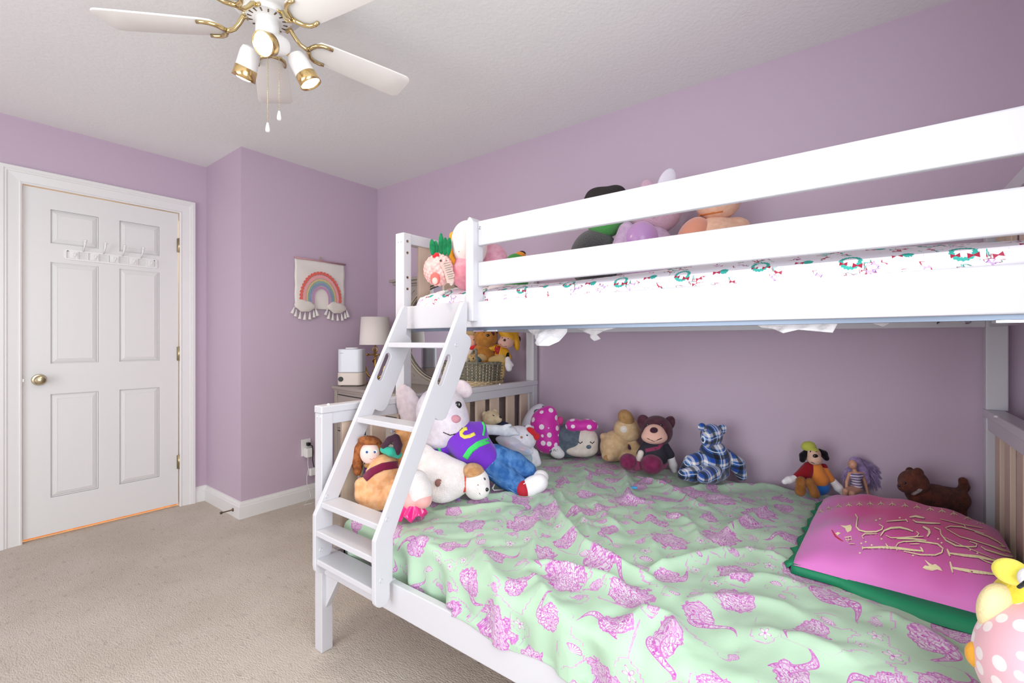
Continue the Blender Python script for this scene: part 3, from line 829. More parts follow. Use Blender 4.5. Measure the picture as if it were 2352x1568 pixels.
def comforter():
    nu, nv = 260, 300
    a = np.concatenate([np.linspace(-1.36, 0.0, nu-46), np.linspace(0.0, 0.19, 47)[1:]])       # across: 0 is the front edge
    b = np.concatenate([np.linspace(-1.86, 0.0, nv-30), np.linspace(0.0, 0.17, 31)[1:]])       # along: 0 is the foot edge
    A, B = np.meshgrid(a, b, indexing='ij')
    r = 0.055
    def fold(t):
        off = np.where(t < -r, t, np.where(t < r*0.57, -r + r*np.sin(np.clip((t+r)/r, 0, math.pi/2)), 0.0))
        dr = np.where(t < -r, 0, np.where(t < r*0.57, r - r*np.cos(np.clip((t+r)/r, 0, math.pi/2)), r + (t-r*0.57)))
        return off, dr
    fo, dr1 = fold(A); fb, dr2 = fold(B)
    ye = 1.535
    Y = ye + fb
    s = np.clip((1.18-Y)/0.50, 0, 1); s = s*s*(3-2*s)
    xe = 0.966 - 0.038*s
    X = xe - fo
    top = bed_h(X, Y)
    D = np.maximum(dr1, dr2)
    skirt = np.clip(dr1/0.08, 0, 1)
    Z = top - D*(1.0 - 0.10*s)
    wob = 0.013*np.sin(Y*34+1.0) + 0.010*np.sin(Y*61) + 0.012*vnoise(Y, A, 9, 5)
    X = X - skirt*(wob*np.clip(dr1/0.14, 0, 1)) + 0.010*skirt*(1-s)
    Z = np.maximum(Z, 0.335) ; X = np.maximum(X, np.where((Z < 0.392) & (s < 0.5), 0.958, 0.915))
    X = np.where((Z < 0.395) & (s >= 0.5), np.minimum(X, 0.927), X)
    Z = np.where((s >= 0.5), np.maximum(Z, 0.377 + 0.008*np.sin(Y*23)), Z)
    n0, n1 = A.shape
    idx = np.arange(n0*n1).reshape(n0, n1)
    f = np.stack([idx[:-1, :-1], idx[1:, :-1], idx[1:, 1:], idx[:-1, 1:]], -1).reshape(-1, 4)
    v = np.stack([X, Y, Z], -1).reshape(-1, 3)
    flat = np.stack([A, B], -1).reshape(-1, 2)
    me = bpy.data.meshes.new('comforter')
    me.from_pydata(v.tolist(), [], f.tolist()); me.update()
    big = poisson(-1.4, 0.2, -1.9, 0.2, 0.118, 5000, 3)
    cen = []
    rg = np.random.default_rng(5)
    for p in big: cen.append((p[0], p[1], rg.uniform(0.052, 0.076), rg.uniform(0, 6.28), rg.choice([rg.uniform(0.0, 0.44), rg.uniform(0.0, 0.44), rg.uniform(0.46, 0.71)])))
    for p in poisson(-1.4, 0.2, -1.9, 0.2, 0.050, 6000, 4, keep=[(q[0], q[1], 0.056) for q in cen]):
        cen.append((p[0], p[1], rg.uniform(0.018, 0.028), rg.uniform(0, 6.28), rg.choice([rg.uniform(0.73, 0.87), rg.uniform(0.89, 1.2), rg.uniform(0.0, 0.4)])))
    motif_attr(me, flat, cen)
    me.materials.append(toile_material())
    me.polygons.foreach_set('use_smooth', [True]*len(me.polygons))
    o = bpy.data.objects.new('comforter', me); COL.objects.link(o)
    return o
tag(comforter(), 'rumpled mint green comforter with pink engraved sea motifs on the lower berth', 'comforter')

# upper mattress in its printed sheet
def holiday_material():
    m = bpy.data.materials.new('wreath_print_sheet'); m.use_nodes = True
    g = NT(m)
    at = g.n('ShaderNodeAttribute', attribute_name='motif')
    sp = g.n('ShaderNodeSeparateXYZ', ins={0: at.outputs['Vector']})
    u, v, sd = sp.outputs[0], sp.outputs[1], sp.outputs[2]
    ang = g.m('ARCTAN2', v, u)
    r = g.m('SQRT', g.m('ADD', g.m('MULTIPLY', u, u), g.m('MULTIPLY', v, v)))
    cv = g.n('ShaderNodeCombineXYZ', ins={0: u, 1: v, 2: sd}).outputs[0]
    nz = g.noise(cv, 9.0, 2)
    def sel(lo, hi): return g.m('MULTIPLY', g.m('GREATER_THAN', sd, lo), g.m('LESS_THAN', sd, hi))
    rw = g.m('ADD', r, g.m('MULTIPLY', g.m('SINE', g.m('MULTIPLY', ang, 18.0)), 0.04))
    ring = g.m('MULTIPLY', g.m('LESS_THAN', rw, 0.95), g.m('GREATER_THAN', rw, 0.60))
    def bow(cu, cv_, s):
        uu = g.m('DIVIDE', g.m('SUBTRACT', u, cu), s); vv = g.m('DIVIDE', g.m('SUBTRACT', v, cv_), s)
        au, av = g.m('ABSOLUTE', uu), g.m('ABSOLUTE', vv)
        return g.m('MULTIPLY', g.m('LESS_THAN', au, 0.95), g.m('LESS_THAN', av, g.m('ADD', 0.12, g.m('MULTIPLY', au, 0.55))))
    c = (*lin('#f1eef4'), 1)
    cc = g.mix(g.m('MULTIPLY', ring, sel(-0.5, 0.3)), c, g.mix(nz, (*lin('#178b80'), 1), (*lin('#58cdbb'), 1)))
    rb = g.m('MULTIPLY', g.m('MAXIMUM', bow(-0.62, -0.5, 0.42), bow(0.55, -0.35, 0.34)), sel(-0.5, 0.3))
    cc = g.mix(rb, cc, (*lin('#a52c45'), 1))
    lf = g.m('MULTIPLY', g.m('LESS_THAN', g.m('ADD', g.m('SQRT', g.m('ADD', g.m('POWER', g.m('ADD', u, 0.35), 2.0), g.m('MULTIPLY', g.m('MULTIPLY', v, v), 1.4))), g.m('MULTIPLY', nz, 0.35)), 0.66), sel(0.3, 0.5))
    cc = g.mix(lf, cc, g.mix(nz, (*lin('#1c9585'), 1), (*lin('#4cbcae'), 1)))
    cc = g.mix(g.m('MULTIPLY', bow(0.45, -0.1, 0.42), sel(0.3, 0.5)), cc, (*lin('#a93550'), 1))
    b1 = bow(0, 0, 0.9)
    cc = g.mix(g.m('MULTIPLY', b1, sel(0.5, 0.72)), cc, (*lin('#b04055'), 1))
    inner = g.m('SUBTRACT', b1, bow(0, 0, 0.72), clamp=True)
    cc = g.mix(g.m('MULTIPLY', b1, sel(0.72, 1.2)), cc, (*lin('#d5b4dd'), 1))
    cc = g.mix(g.m('MULTIPLY', inner, sel(0.72, 1.2)), cc, (*lin('#8a55a0'), 1))
    g.color(cc)
    g.b.inputs['Roughness'].default_value = 0.8; g.b.inputs['Specular IOR Level'].default_value = 0.2
    return m
def upper_mattress():
    x0, x1, y0, y1, z0, z1 = 1.362, 2.285, -0.335, 1.555, 1.267, 1.392
    # unfolded strip per face; the front and foot faces carry folds
    bm = bmesh.new()
    r = 0.03
    verts, faces, flat = [], [], []
    def patch(fn, us, vs):
        base = len(verts)
        for uu in us:
            for vv in vs:
                p, fl = fn(uu, vv); verts.append(p); flat.append(fl)
        n = len(vs)
        for i in range(len(us)-1):
            for j in range(n-1): faces.append((base+i*n+j, base+(i+1)*n+j, base+(i+1)*n+j+1, base+i*n+j+1))
    def topz(x, y):
        dx = min(x-x0, x1-x)/0.12; dy = min(y-y0, y1-y)/0.16
        e = min(1, max(0, min(dx, dy)))
        return z1 - 0.035*(1-e)**2 + 0.012*math.sin(x*9+y*5) * e
    def front(uu, vv):                    # uu along y, vv height above z0
        t = vv/(topz(x0, uu)-z0)
        bulge = 0.014*math.sin(t*math.pi) + 0.008*math.sin(uu*7+vv*40)*math.sin(t*math.pi) + 0.010*math.exp(-((vv-0.035-0.045*max(0, 1-uu))/0.02)**2)
        return (x0 - bulge, uu, z0+vv), (uu, vv)
    vs = np.linspace(0, 1, 22)
    us = np.linspace(y0, y1, 200)
    patch(lambda a, b: front(a, b*(topz(x0, a)-z0)), us, vs)
    def foot(uu, vv):
        t = vv/(topz(uu, y1)-z0)
        return (uu, y1 + 0.012*math.sin(t*math.pi), z0+vv), (y1 + (uu-x0), vv)
    patch(lambda a, b: foot(a, b*(topz(a, y1)-z0)), np.linspace(x0, x1, 80), vs)
    patch(lambda a, b: ((a, b, topz(a, b)), (b, topz(x0, b)-z0 + (a-x0))), np.linspace(x0, x1, 70), us)
    patch(lambda a, b: ((x1, a, z0+b*(topz(x1, a)-z0)), (a+5, b)), np.linspace(y1, y0, 20), np.linspace(0, 1, 4))
    patch(lambda a, b: ((a, y0, z0+b*(topz(a, y0)-z0)), (a+9, b)), np.linspace(x1, x0, 20), np.linspace(0, 1, 4))
    patch(lambda a, b: ((a, b, z0), (a+20, b)), np.linspace(x0, x1, 3), np.linspace(y1, y0, 3))
    me = bpy.data.meshes.new('upper_mattress'); me.from_pydata(verts, [], faces); me.update()
    flat = np.array(flat)
    rg = np.random.default_rng(11); cen = []
    for i, uu in enumerate(np.arange(-0.32, 2.5, 0.098)):
        for j, vv in enumerate(np.arange(0.020, 1.1, 0.075)):
            off = 0.049*(j % 2)
            cen.append((uu+off+rg.uniform(-0.006, 0.006), vv+rg.uniform(-0.008, 0.008), 0.0235, rg.uniform(-0.2, 0.2), 0.1 if (i+j) % 2 == 0 else 0.4))
            cen.append((uu+off+0.05, vv+rg.choice([-0.022, 0.024]), 0.0095, rg.uniform(-0.9, 0.9), rg.choice([0.6, 0.9])))
            cen.append((uu+off+0.012, vv+0.038, 0.0080, rg.uniform(-0.9, 0.9), rg.choice([0.6, 0.9])))
    motif_attr(me, flat, cen)
    me.materials.append(holiday_material())
    me.polygons.foreach_set('use_smooth', [True]*len(me.polygons))
    o = bpy.data.objects.new('upper_mattress', me); COL.objects.link(o)
    return o
tag(upper_mattress(), 'upper berth mattress in a white sheet printed with green wreaths and red bows', 'mattress')

# torn white underlining sagging below the upper berth
m_tissue = mat('white_spunbond', '#eceaec', rough=0.8, bump=(40, 0.5, 0.01))
und = thing('bed_underlining', 'torn white fabric underlining sagging below the upper berth', 'fabric')
def flap(pts, x, name='hanging_flap', seed=0, curl=0.03, sub=5):
    """ragged sheet hanging from the bunk: outline in photo pixels at depth plane x"""
    W = [P(a, b, x=x) for a, b in pts]
    ol = [(w.y, w.z) for w in W]
    bm = bmesh.new()
    vs = [bm.verts.new((x, a, b)) for a, b in ol]
    es = [bm.edges.new((vs[i], vs[(i+1) % len(vs)])) for i in range(len(vs))]
    bmesh.ops.triangle_fill(bm, edges=es, use_beauty=True)
    bmesh.ops.subdivide_edges(bm, edges=bm.edges, cuts=sub, use_grid_fill=True)
    for v in bm.verts:
        k = (1.225 - v.co.z)
        v.co.x += curl*math.sin(v.co.y*38+seed) * min(1, max(0, k/0.03)) + 0.6*k*math.sin(v.co.y*17+seed*2) + 0.004*math.sin(v.co.y*140+v.co.z*90)
    r = bmesh.ops.solidify(bm, geom=bm.faces[:], thickness=0.0012)
    return obj(name, bm, m_tissue, und, True)
flap([(1198, 745), (1212, 764), (1224, 774), (1252, 793), (1276, 794), (1290, 784), (1300, 762), (1302, 744)], 1.42, seed=1, curl=0.02)
flap([(1190, 748), (1206, 753), (1240, 750), (1262, 754), (1282, 744), (1240, 740)], 1.37, seed=2, curl=0.008)
flap([(1300, 746), (1335, 758), (1352, 768), (1350, 774), (1358, 783), (1370, 778), (1366, 768), (1380, 760), (1440, 748), (1450, 740)], 1.62, seed=3, curl=0.012)
flap([(1320, 743), (1350, 748), (1366, 752), (1452, 741), (1440, 738)], 1.37, seed=4, curl=0.006)
flap([(1716, 731), (1745, 752), (1772, 754), (1800, 765), (1835, 757), (1913, 764), (1925, 742), (1900, 728)], 1.40, seed=5, curl=0.012)
flap([(1990, 738), (2028, 750), (2046, 740), (2058, 736), (2020, 733)], 1.75, seed=6, curl=0.01)
box('underlining_sheet', RX1+0.03, 2.295, -0.30, 1.52, 1.2490, 1.2515, m_tissue, und)
seat(und, (1.8, 0.6, 1.21))
obj('fabric_strap', prism([(P(2152, 742, x=2.29).y, 1.232), (P(2152, 742, x=2.29).y, 1.226), (P(2170, 732, x=2.29).y, 1.247), (P(2164, 732, x=2.29).y, 1.247)], 'x', 2.286, 2.296), m_black, und)
bpy.data.objects['fabric_strap'].matrix_parent_inverse = Matrix.Translation(-Vector((1.8, 0.6, 1.21)))
# ================================================================== ceiling fan
FC = Vector((0.745, 1.640, 0))
fan = thing('ceiling_fan', 'white five blade ceiling fan with brass blade arms and lit spot lamps', 'ceiling fan')
m_fan = mat('white_fan_enamel', '#efeeea', rough=0.3, spec=0.5)
m_blade = mat('white_fan_blade', '#f4f2ec', rough=0.45)
T = Matrix.Translation(FC)
latheo('ceiling_plate', [(0.0, 2.44), (0.075, 2.44), (0.075, 2.415), (0.06, 2.40), (0.0, 2.40)][::-1], m_fan, fan, 40, mtx=T)
latheo('motor_housing', [(0.05, 2.410), (0.100, 2.405), (0.118, 2.385), (0.121, 2.345), (0.117, 2.322), (0.104, 2.305), (0.082, 2.297), (0.060, 2.294), (0.0, 2.294)][::-1], m_fan, fan, 48, mtx=T)
hub = latheo('blade_hub', [(0.0, 2.296), (0.072, 2.296), (0.076, 2.288), (0.070, 2.280), (0.045, 2.276), (0.0, 2.276)][::-1], m_fan, fan, 40, mtx=T)
for k in range(16):
    a = 2*math.pi*k/16
    obj('vent', bx(bmesh.new(), 0.040, 0.062, -0.0025, 0.0025, 2.2765, 2.2795), m_bronze, hub).matrix_local = T @ Matrix.Rotation(a, 4, 'Z')
latheo('switch_housing', [(0.0, 2.279), (0.036, 2.279), (0.038, 2.272), (0.038, 2.228), (0.034, 2.216), (0.020, 2.208), (0.0, 2.206)][::-1], m_fan, fan, 32, mtx=T)
ZBL = 2.240
def blade_mesh():
    # outline along +x: rounded tip, tapered root
    o = [(0.165, -0.050)] + [(0.20, -0.056), (0.32, -0.062), (0.44, -0.067), (0.500, -0.068)] + arc(0.500, -0.042, 0.026, -90, 0, 5)[1:] + arc(0.500, 0.042, 0.026, 0, 90, 5) + [(0.44, 0.067), (0.32, 0.062), (0.20, 0.056), (0.165, 0.050), (0.150, 0.030), (0.146, 0.0), (0.150, -0.030)]
    bm = prism(o, 'z', -0.003, 0.003, 0.0012)
    return bm
def scroll_arm():
    bm = bmesh.new()
    tube(bm, [(0.066, 0, 0.046), (0.078, 0, 0.040), (0.092, 0, 0.018), (0.108, 0, 0.000), (0.124, 0, -0.006), (0.138, 0, -0.008)], [0.010, 0.0085, 0.0075, 0.0075, 0.008, 0.008], 10)
    for s in (-1, 1):
        tube(bm, [(0.136, 0, -0.007), (0.142, s*0.016, -0.007), (0.152, s*0.033, -0.007), (0.170, s*0.045, -0.007), (0.190, s*0.048, -0.007), (0.208, s*0.046, -0.007)], [0.008, 0.008, 0.0075, 0.007, 0.0065, 0.006], 10)
    return bm
def arm_rosette():
    bm = bmesh.new()
    for s in (-1, 1): lathe(bm, [(0.0, 0.005), (0.009, 0.004), (0.011, 0.0), (0.009, -0.004), (0.0, -0.005)], 12, axis_mtx((0.068, s*0.012, 0.046), (1, 0, 0.2)))
    return bm
b_me = a_me = r_me = None
for k in range(5):
    a = math.radians(-10.0 + 72*k)
    M = T @ Matrix.Rotation(a, 4, 'Z') @ Matrix.Translation((0, 0, ZBL)) @ Matrix.Rotation(math.radians(-9), 4, 'X')
    if b_me is None:
        ob = obj('blade', blade_mesh(), m_blade, fan); b_me = ob.data; sharp(ob, 30)
        oa = obj('blade_arm', scroll_arm(), m_brass, fan, True); a_me = oa.data
        orr = obj('rosette', arm_rosette(), m_brass, oa, True); r_me = orr.data
    else:
        ob = link(bpy.data.objects.new('blade', b_me), fan); oa = link(bpy.data.objects.new('blade_arm', a_me), fan); orr = link(bpy.data.objects.new('rosette', r_me), oa)
    ob.matrix_local = M
    oa.matrix_local = M
# spot lamps
m_bulb = mat('lit_bulb', '#fff4e0', rough=0.3, emit=('#ffdcae', 26.0))
m_gold = mat('brass_ring', '#e2c58c', rough=0.22, metal=1.0)
def spot(base, d, pw):
    M = axis_mtx(base, d)
    sh = latheo('spot_shade', [(0.0, -0.034), (0.016, -0.032), (0.027, -0.026), (0.0315, -0.012), (0.0325, 0.0), (0.034, 0.042)], m_fan, fan, 32, mtx=M)
    bm = lathe(bmesh.new(), [(0.0335, 0.040), (0.0355, 0.042), (0.0365, 0.062), (0.038, 0.078), (0.036, 0.078), (0.034, 0.060), (0.032, 0.045)], 32, M, cap=False)
    obj('spot_ring', bm, m_gold, sh, True)
    latheo('bulb', [(0.031, 0.052), (0.033, 0.066), (0.030, 0.074), (0.018, 0.080), (0.0, 0.082)], m_bulb, sh, 24, mtx=M)
    l = bpy.data.lights.new('spot_lamp', 'SPOT'); l.energy = pw; l.color = (1.0, 0.85, 0.68); l.spot_size = math.radians(135); l.spot_blend = 0.8; l.shadow_soft_size = 0.03
    lo = bpy.data.objects.new('spot_lamp', l); link(lo, fan)
    q = Vector(d).normalized()
    lo.matrix_local = Matrix.Translation(Vector(base) + q*0.10) @ (-q).to_track_quat('Z', 'Y').to_matrix().to_4x4()
    pts = [FC + Vector((0, 0, 2.215)), (FC + Vector((0, 0, 2.20)) + Vector(base)) / 2 + Vector((0, 0, 0.004)), Vector(base) - q*0.012]
    tubeo('spot_arm', pts, 0.007, m_gold, sh, 8)
SPW = 12.0
f3, r3 = Vector((FW[0], FW[1], 0)), Vector((RT[0], RT[1], 0))
spot(FC + Vector((0, 0, 2.166)) - f3*0.040 + r3*0.058, -f3*0.86 - r3*0.25 + Vector((0, 0, -0.50)), SPW)
spot(FC + Vector((0, 0, 2.166)) - r3*0.075 + f3*0.02, -r3*0.42 + f3*0.24 + Vector((0, 0, -0.92)), SPW)
spot(FC + Vector((0, 0, 2.142)) + r3*0.100 + f3*0.02, r3*0.45 + f3*0.18 + Vector((0, 0, -0.86)), SPW)
# pull chains
for dx, z1 in ((0.016, 1.905), (0.055, 1.945)):
    p = FC + r3*dx - f3*0.03
    bm = bmesh.new()
    n = int((2.225-z1)/0.006)
    for i in range(n): bmesh.ops.create_icosphere(bm, subdivisions=1, radius=0.0019, matrix=Matrix.Translation((p.x, p.y, 2.225 - i*0.006)))
    tube(bm, [(p.x, p.y, 2.225), (p.x, p.y, z1)], 0.0006, 5)
    ch = obj('pull_chain', bm, m_brass, fan, True)
    latheo('chain_pull', [(0.0, 0.004), (0.003, 0.003), (0.005, -0.006), (0.0075, -0.020), (0.006, -0.028), (0.0, -0.031)][::-1], m_wplast, ch, 12, mtx=Matrix.Translation((p.x, p.y, z1)))
seat(fan, (FC.x, FC.y, ZC))

# ================================================================== hook rack on the door
rk = thing('hook_rack', 'white over-door rack with tall pegs and small hooks on the door', 'hook rack')
rx0, rx1, rz0, rz1, ry = 0.545, 1.008, 1.658, 1.721, FY-0.0035
m_rack = mat('white_rack_enamel', '#e8e8e6', rough=0.3)
rr = 0.016
ol = arc(rx0+rr, rz0+rr, rr, 180, 270, 5) + arc(rx1-rr, rz0+rr, rr, 270, 360, 5) + arc(rx1-rr, rz1-rr, rr, 0, 90, 5) + arc(rx0+rr, rz1-rr, rr, 90, 180, 5)
def rrect(x0, x1, z0, z1, r): return arc(x0+r, z0+r, r, 180, 270, 3) + arc(x1-r, z0+r, r, 270, 360, 3) + arc(x1-r, z1-r, r, 0, 90, 3) + arc(x0+r, z1-r, r, 90, 180, 3)
hs = [rrect(rx0+0.012+i*0.0492, rx0+0.012+i*0.0492+0.0435, rz0+0.010, rz1-0.010, 0.003) for i in range(9)]
obj('back_plate', prism(ol, 'y', ry-0.003, ry+0.002, 0.0008, holes=hs), m_rack, rk)
for xx in (0.632, 0.727, 0.821, 0.917):
    bm = bmesh.new()
    tube(bm, [(xx, ry-0.002, rz1-0.004), (xx+0.003, ry-0.030, rz1+0.030), (xx+0.004, ry-0.040, rz1+0.058)], [0.004, 0.0055, 0.0072], 10)
    pg = obj('peg', bm, m_rack, rk, True)
    latheo('peg_cap', [(0.0, 0.004), (0.008, 0.004), (0.009, 0.0), (0.008, -0.003), (0.0, -0.003)][::-1], m_rack, pg, 14, mtx=axis_mtx((xx+0.0045, ry-0.041, rz1+0.060), (0.05, -0.3, 0.9)))
for xx in (0.591, 0.685, 0.779, 0.874, 0.967):
    bm = bmesh.new()
    tube(bm, [(xx, ry, 1.701), (xx, ry-0.016, 1.690), (xx, ry-0.022, 1.676), (xx+0.001, ry-0.030, 1.684), (xx+0.002, ry-0.034, 1.698)], [0.0035, 0.0045, 0.0045, 0.0045, 0.0055], 8)
    bx(bm, xx-0.021, xx+0.021, ry-0.001, ry+0.002, 1.669, 1.711)
    obj('hook', bm, m_rack, rk, False)
for xx in (rx0+0.018, rx1-0.018): latheo('screw', [(0, 0.001), (0.003, 0.0005), (0.003, -0.001)][::-1], m_black, rk, 10, mtx=axis_mtx((xx, ry-0.003, rz1-0.010), (0, -1, 0)))
seat(rk, (0.776, FY, rz0))

# ================================================================== rainbow wall hanging
wh = thing('wall_hanging', 'cream rainbow wall hanging with cloud pockets and tassels', 'wall hanging')
m_canvas = mat('cream_canvas', '#e3ddd6', rough=0.9, bump=(300, 0.25, 0.002))
m_pinkwood = mat('pink_wood', '#b98c93', rough=0.5)
hx0, hx1, hz0, hz1 = 1.652, 2.049, 1.402, 1.757
hy = YR - 0.012
nxx = 24
v, f = [], []
for i in range(nxx+1):
    for j in range(nxx+1):
        xx = hx0+(hx1-hx0)*i/nxx; z_ = hz0+(hz1-hz0)*j/nxx
        v.append((xx, hy - 0.004*math.sin(i*0.5)*(1-j/nxx) - 0.0025*math.sin(j*0.7+i*0.3), z_))
for i in range(nxx):
    for j in range(nxx):
        a = i*(nxx+1)+j; f.append((a, a+nxx+1, a+nxx+2, a+1))
cl = obj('canvas', (v, f), m_canvas, wh, True)
md = cl.modifiers.new('thickness', 'SOLIDIFY'); md.thickness = 0.003; md.offset = 1
tubeo('hanging_rod', [(hx0-0.006, hy-0.004, 1.763), (hx1+0.006, hy-0.004, 1.763)], 0.006, m_pinkwood, wh, 10)
tubeo('hanging_loop', [(1.851+0.010*math.cos(a), hy, 1.782+0.012*math.sin(a)) for a in np.linspace(0, 6.28, 17)[:-1]], 0.003, mat('twine', '#b9a291', rough=0.8), wh, 6, True)
acx = 1.850
def band(name, r0, r1, ztop0, ztop1, zlow, col, lift, scallop=False):
    """arch band: legs run down to zlow; the arch leans like a horseshoe"""
    def curve(r, zt_, n=28):
        pts = []
        for i in range(n+1):
            a = math.pi*i/n
            pts.append((acx + r*math.cos(a)*(1.0), (zt_-r*1.25) + r*1.25*math.sin(a)))
        return [(acx+r*0.98, zlow)] + pts + [(acx-r*0.98, zlow)]
    A, B = curve(r1, ztop1), curve(r0, ztop0)
    bm = bmesh.new()
    yv = hy - 0.0100 - lift
    va = [bm.verts.new((p[0], yv, p[1])) for p in A]; vb = [bm.verts.new((p[0], yv, p[1])) for p in B]
    for i in range(len(A)-1): bm.faces.new((va[i], va[i+1], vb[i+1], vb[i]))
    bmesh.ops.recalc_face_normals(bm, faces=bm.faces)
    bmesh.ops.solidify(bm, geom=bm.faces[:], thickness=0.0015)
    if scallop:
        for i in range(1, len(A)-1, 1):
            pass
        L = [Vector((p[0], 0, p[1])) for p in A]
        # evenly spaced scallop discs along the outer edge
        d = 0; step = 0.0255; nxt = 0.008
        for p, q in zip(L, L[1:]):
            sl = (q-p).length
            while d + sl >= nxt:
                c = p + (q-p)*((nxt-d)/sl)
                lathe(bm, [(0.0, 0.001), (0.0125, 0.001), (0.0125, -0.001), (0.0, -0.001)], 12, axis_mtx((c.x, yv+0.0006, c.z), (0, -1, 0)))
                nxt += step
            d += sl
    return obj(name, bm, mat('print_' + col.strip('#'), col, rough=0.85), wh)
zl = 1.440
band('rainbow_band', 0.148, 0.156, 1.662, 1.672, zl, '#df6a5e', 0.0, True)
band('rainbow_band', 0.122, 0.143, 1.632, 1.656, zl, '#e8a3a4', 0.001)
band('rainbow_band', 0.108, 0.118, 1.614, 1.626, zl, '#d8bf86', 0.001)
band('rainbow_band', 0.096, 0.104, 1.600, 1.609, zl, '#7fb3a6', 0.001)
band('rainbow_band', 0.078, 0.092, 1.580, 1.595, zl, '#8f98bd', 0.001)
band('rainbow_band', 0.056, 0.070, 1.556, 1.571, zl, '#c08fb6', 0.001)
def cloud(cx, w):
    pr_ = [('e', np.array([cx+dx, hy-0.012, 1.418+dz]), np.array([r, 0.011, r*0.92]), np.eye(3)) for dx, dz, r in ((-0.055, 0.004, 0.026), (-0.028, 0.018, 0.032), (0.004, 0.010, 0.030), (0.030, 0.014, 0.024), (0.055, 0.0, 0.022), (-0.02, -0.012, 0.034), (0.02, -0.012, 0.032))]
    vv_, ff_ = surface_nets(pr_, 0.016, 56)
    o = obj('cloud', (vv_.tolist(), ff_.tolist()), mat('cream_felt', '#dcd5cc', rough=0.95, bump=(200, 0.3, 0.002)), wh, True)
    m_ts = mat('cream_tassel', '#e0dcd6', rough=0.95, bump=(350, 0.6, 0.003))
    for k in range(7):
        a = math.radians(192 + 26*k)
        tx, tz = cx + 0.082*math.cos(a), 1.414 + 0.046*math.sin(a)
        sw = (k-3)*0.10 + random.uniform(-0.12, 0.12)
        t_ = latheo('tassel', [(0.003, 0.004), (0.0045, 0.0), (0.003, -0.004), (0.006, -0.012), (0.0115, -0.040), (0.0125, -0.050), (0.0, -0.052)][::-1], m_ts, o, 12)
        t_.matrix_local = Matrix.Translation((tx, hy-0.010, tz)) @ Matrix.Rotation(-sw, 4, 'Y') @ Matrix.Scale(0.92+random.random()*0.2, 4)
cloud(1.724, 1); cloud(1.980, 1)
seat(wh, (1.85, YR, hz0))

# ================================================================== wall outlet with plugs and cords
ol_ = thing('wall_outlet', 'white wall outlet with plugged-in chargers and dangling cords', 'outlet')
box('cover_plate', 1.706, 1.776, YR-0.006, YR, 0.325, 0.447, m_wplast, ol_, 0.002)
box('black_plug', 1.738, 1.762, YR-0.034, YR-0.006, 0.398, 0.422, m_black, ol_, 0.004)
box('charger_block', 1.722, 1.766, YR-0.050, YR-0.006, 0.318, 0.385, m_wplast, ol_, 0.006)
tubeo('black_cord', [(1.756, YR-0.03, 0.405), (1.772, YR-0.036, 0.395), (1.779, YR-0.03, 0.350), (1.782, YR-0.02, 0.29), (1.79, YR-0.02, 0.24), (1.82, YR-0.02, 0.20)], 0.003, m_black, ol_, 6)
tubeo('white_cord', [(1.742, YR-0.03, 0.320), (1.740, YR-0.03, 0.28), (1.745, YR-0.03, 0.23), (1.733, YR-0.03, 0.18), (1.728, YR-0.04, 0.13), (1.745, YR-0.04, 0.08), (1.752, YR-0.05, 0.03), (1.70, YR-0.07, 0.006), (1.68, YR-0.09, 0.004), (1.72, YR-0.11, 0.004), (1.80, YR-0.09, 0.004)], 0.0022, m_wplast, ol_, 6)
box('inline_adapter', 1.752, 1.812, YR-0.045, YR-0.012, 0.178, 0.232, m_wplast, ol_, 0.006)
seat(ol_, (1.74, YR, 0.33))

# ================================================================== grey dresser with an oval mirror
m_grey = mat('warm_grey_paint', '#a39a92', rough=0.4, spec=0.4)
m_gline = mat('silver_moulding', '#c9c1ae', rough=0.3, metal=0.6)
m_dark = mat('drawer_gap', '#1d1a1c', rough=0.9)
dr = thing('dresser', 'grey bow-front dresser with a crowned oval mirror in the corner', 'dresser')
D0, D1, DXB, DXF, DT = 1.76, 3.065, 2.350, 1.875, 0.838
def bow(y): return DXF - 0.050*(1-((y-(D0+D1)/2)/((D1-D0)/2))**2)
def bow_plan(off=0.0, ins=0.0):
    ys = np.linspace(D1-ins, D0+ins, 25)
    return [(DXB, D0+ins), (DXB, D1-ins)] + [(bow(float(np.clip(y, D0, D1)))-off, float(y)) for y in ys]
obj('dresser_top', prism(bow_plan(0.022, -0.020), 'z', DT-0.022, DT, 0.006), m_grey, dr)
obj('dresser_top_moulding', prism(bow_plan(0.012, -0.010), 'z', DT-0.036, DT-0.022, 0.003), m_grey, dr)
obj('carcass', prism(bow_plan(0.0, 0.0), 'z', 0.06, DT-0.036), m_grey, dr)
obj('plinth', prism(bow_plan(-0.02, 0.01), 'z', 0.0, 0.06), m_dark, dr)
for yy in (D1-0.018, D0+0.018):
    st = box('corner_stile', DXF-0.012, DXF+0.02, yy-0.018, yy+0.018, 0.0, DT-0.036, m_grey, dr, 0.003)
    for q in (-0.007, 0.002): box('flute', DXF-0.0135, DXF-0.0115, yy+q, yy+q+0.004, 0.05, DT-0.06, m_gline, st)
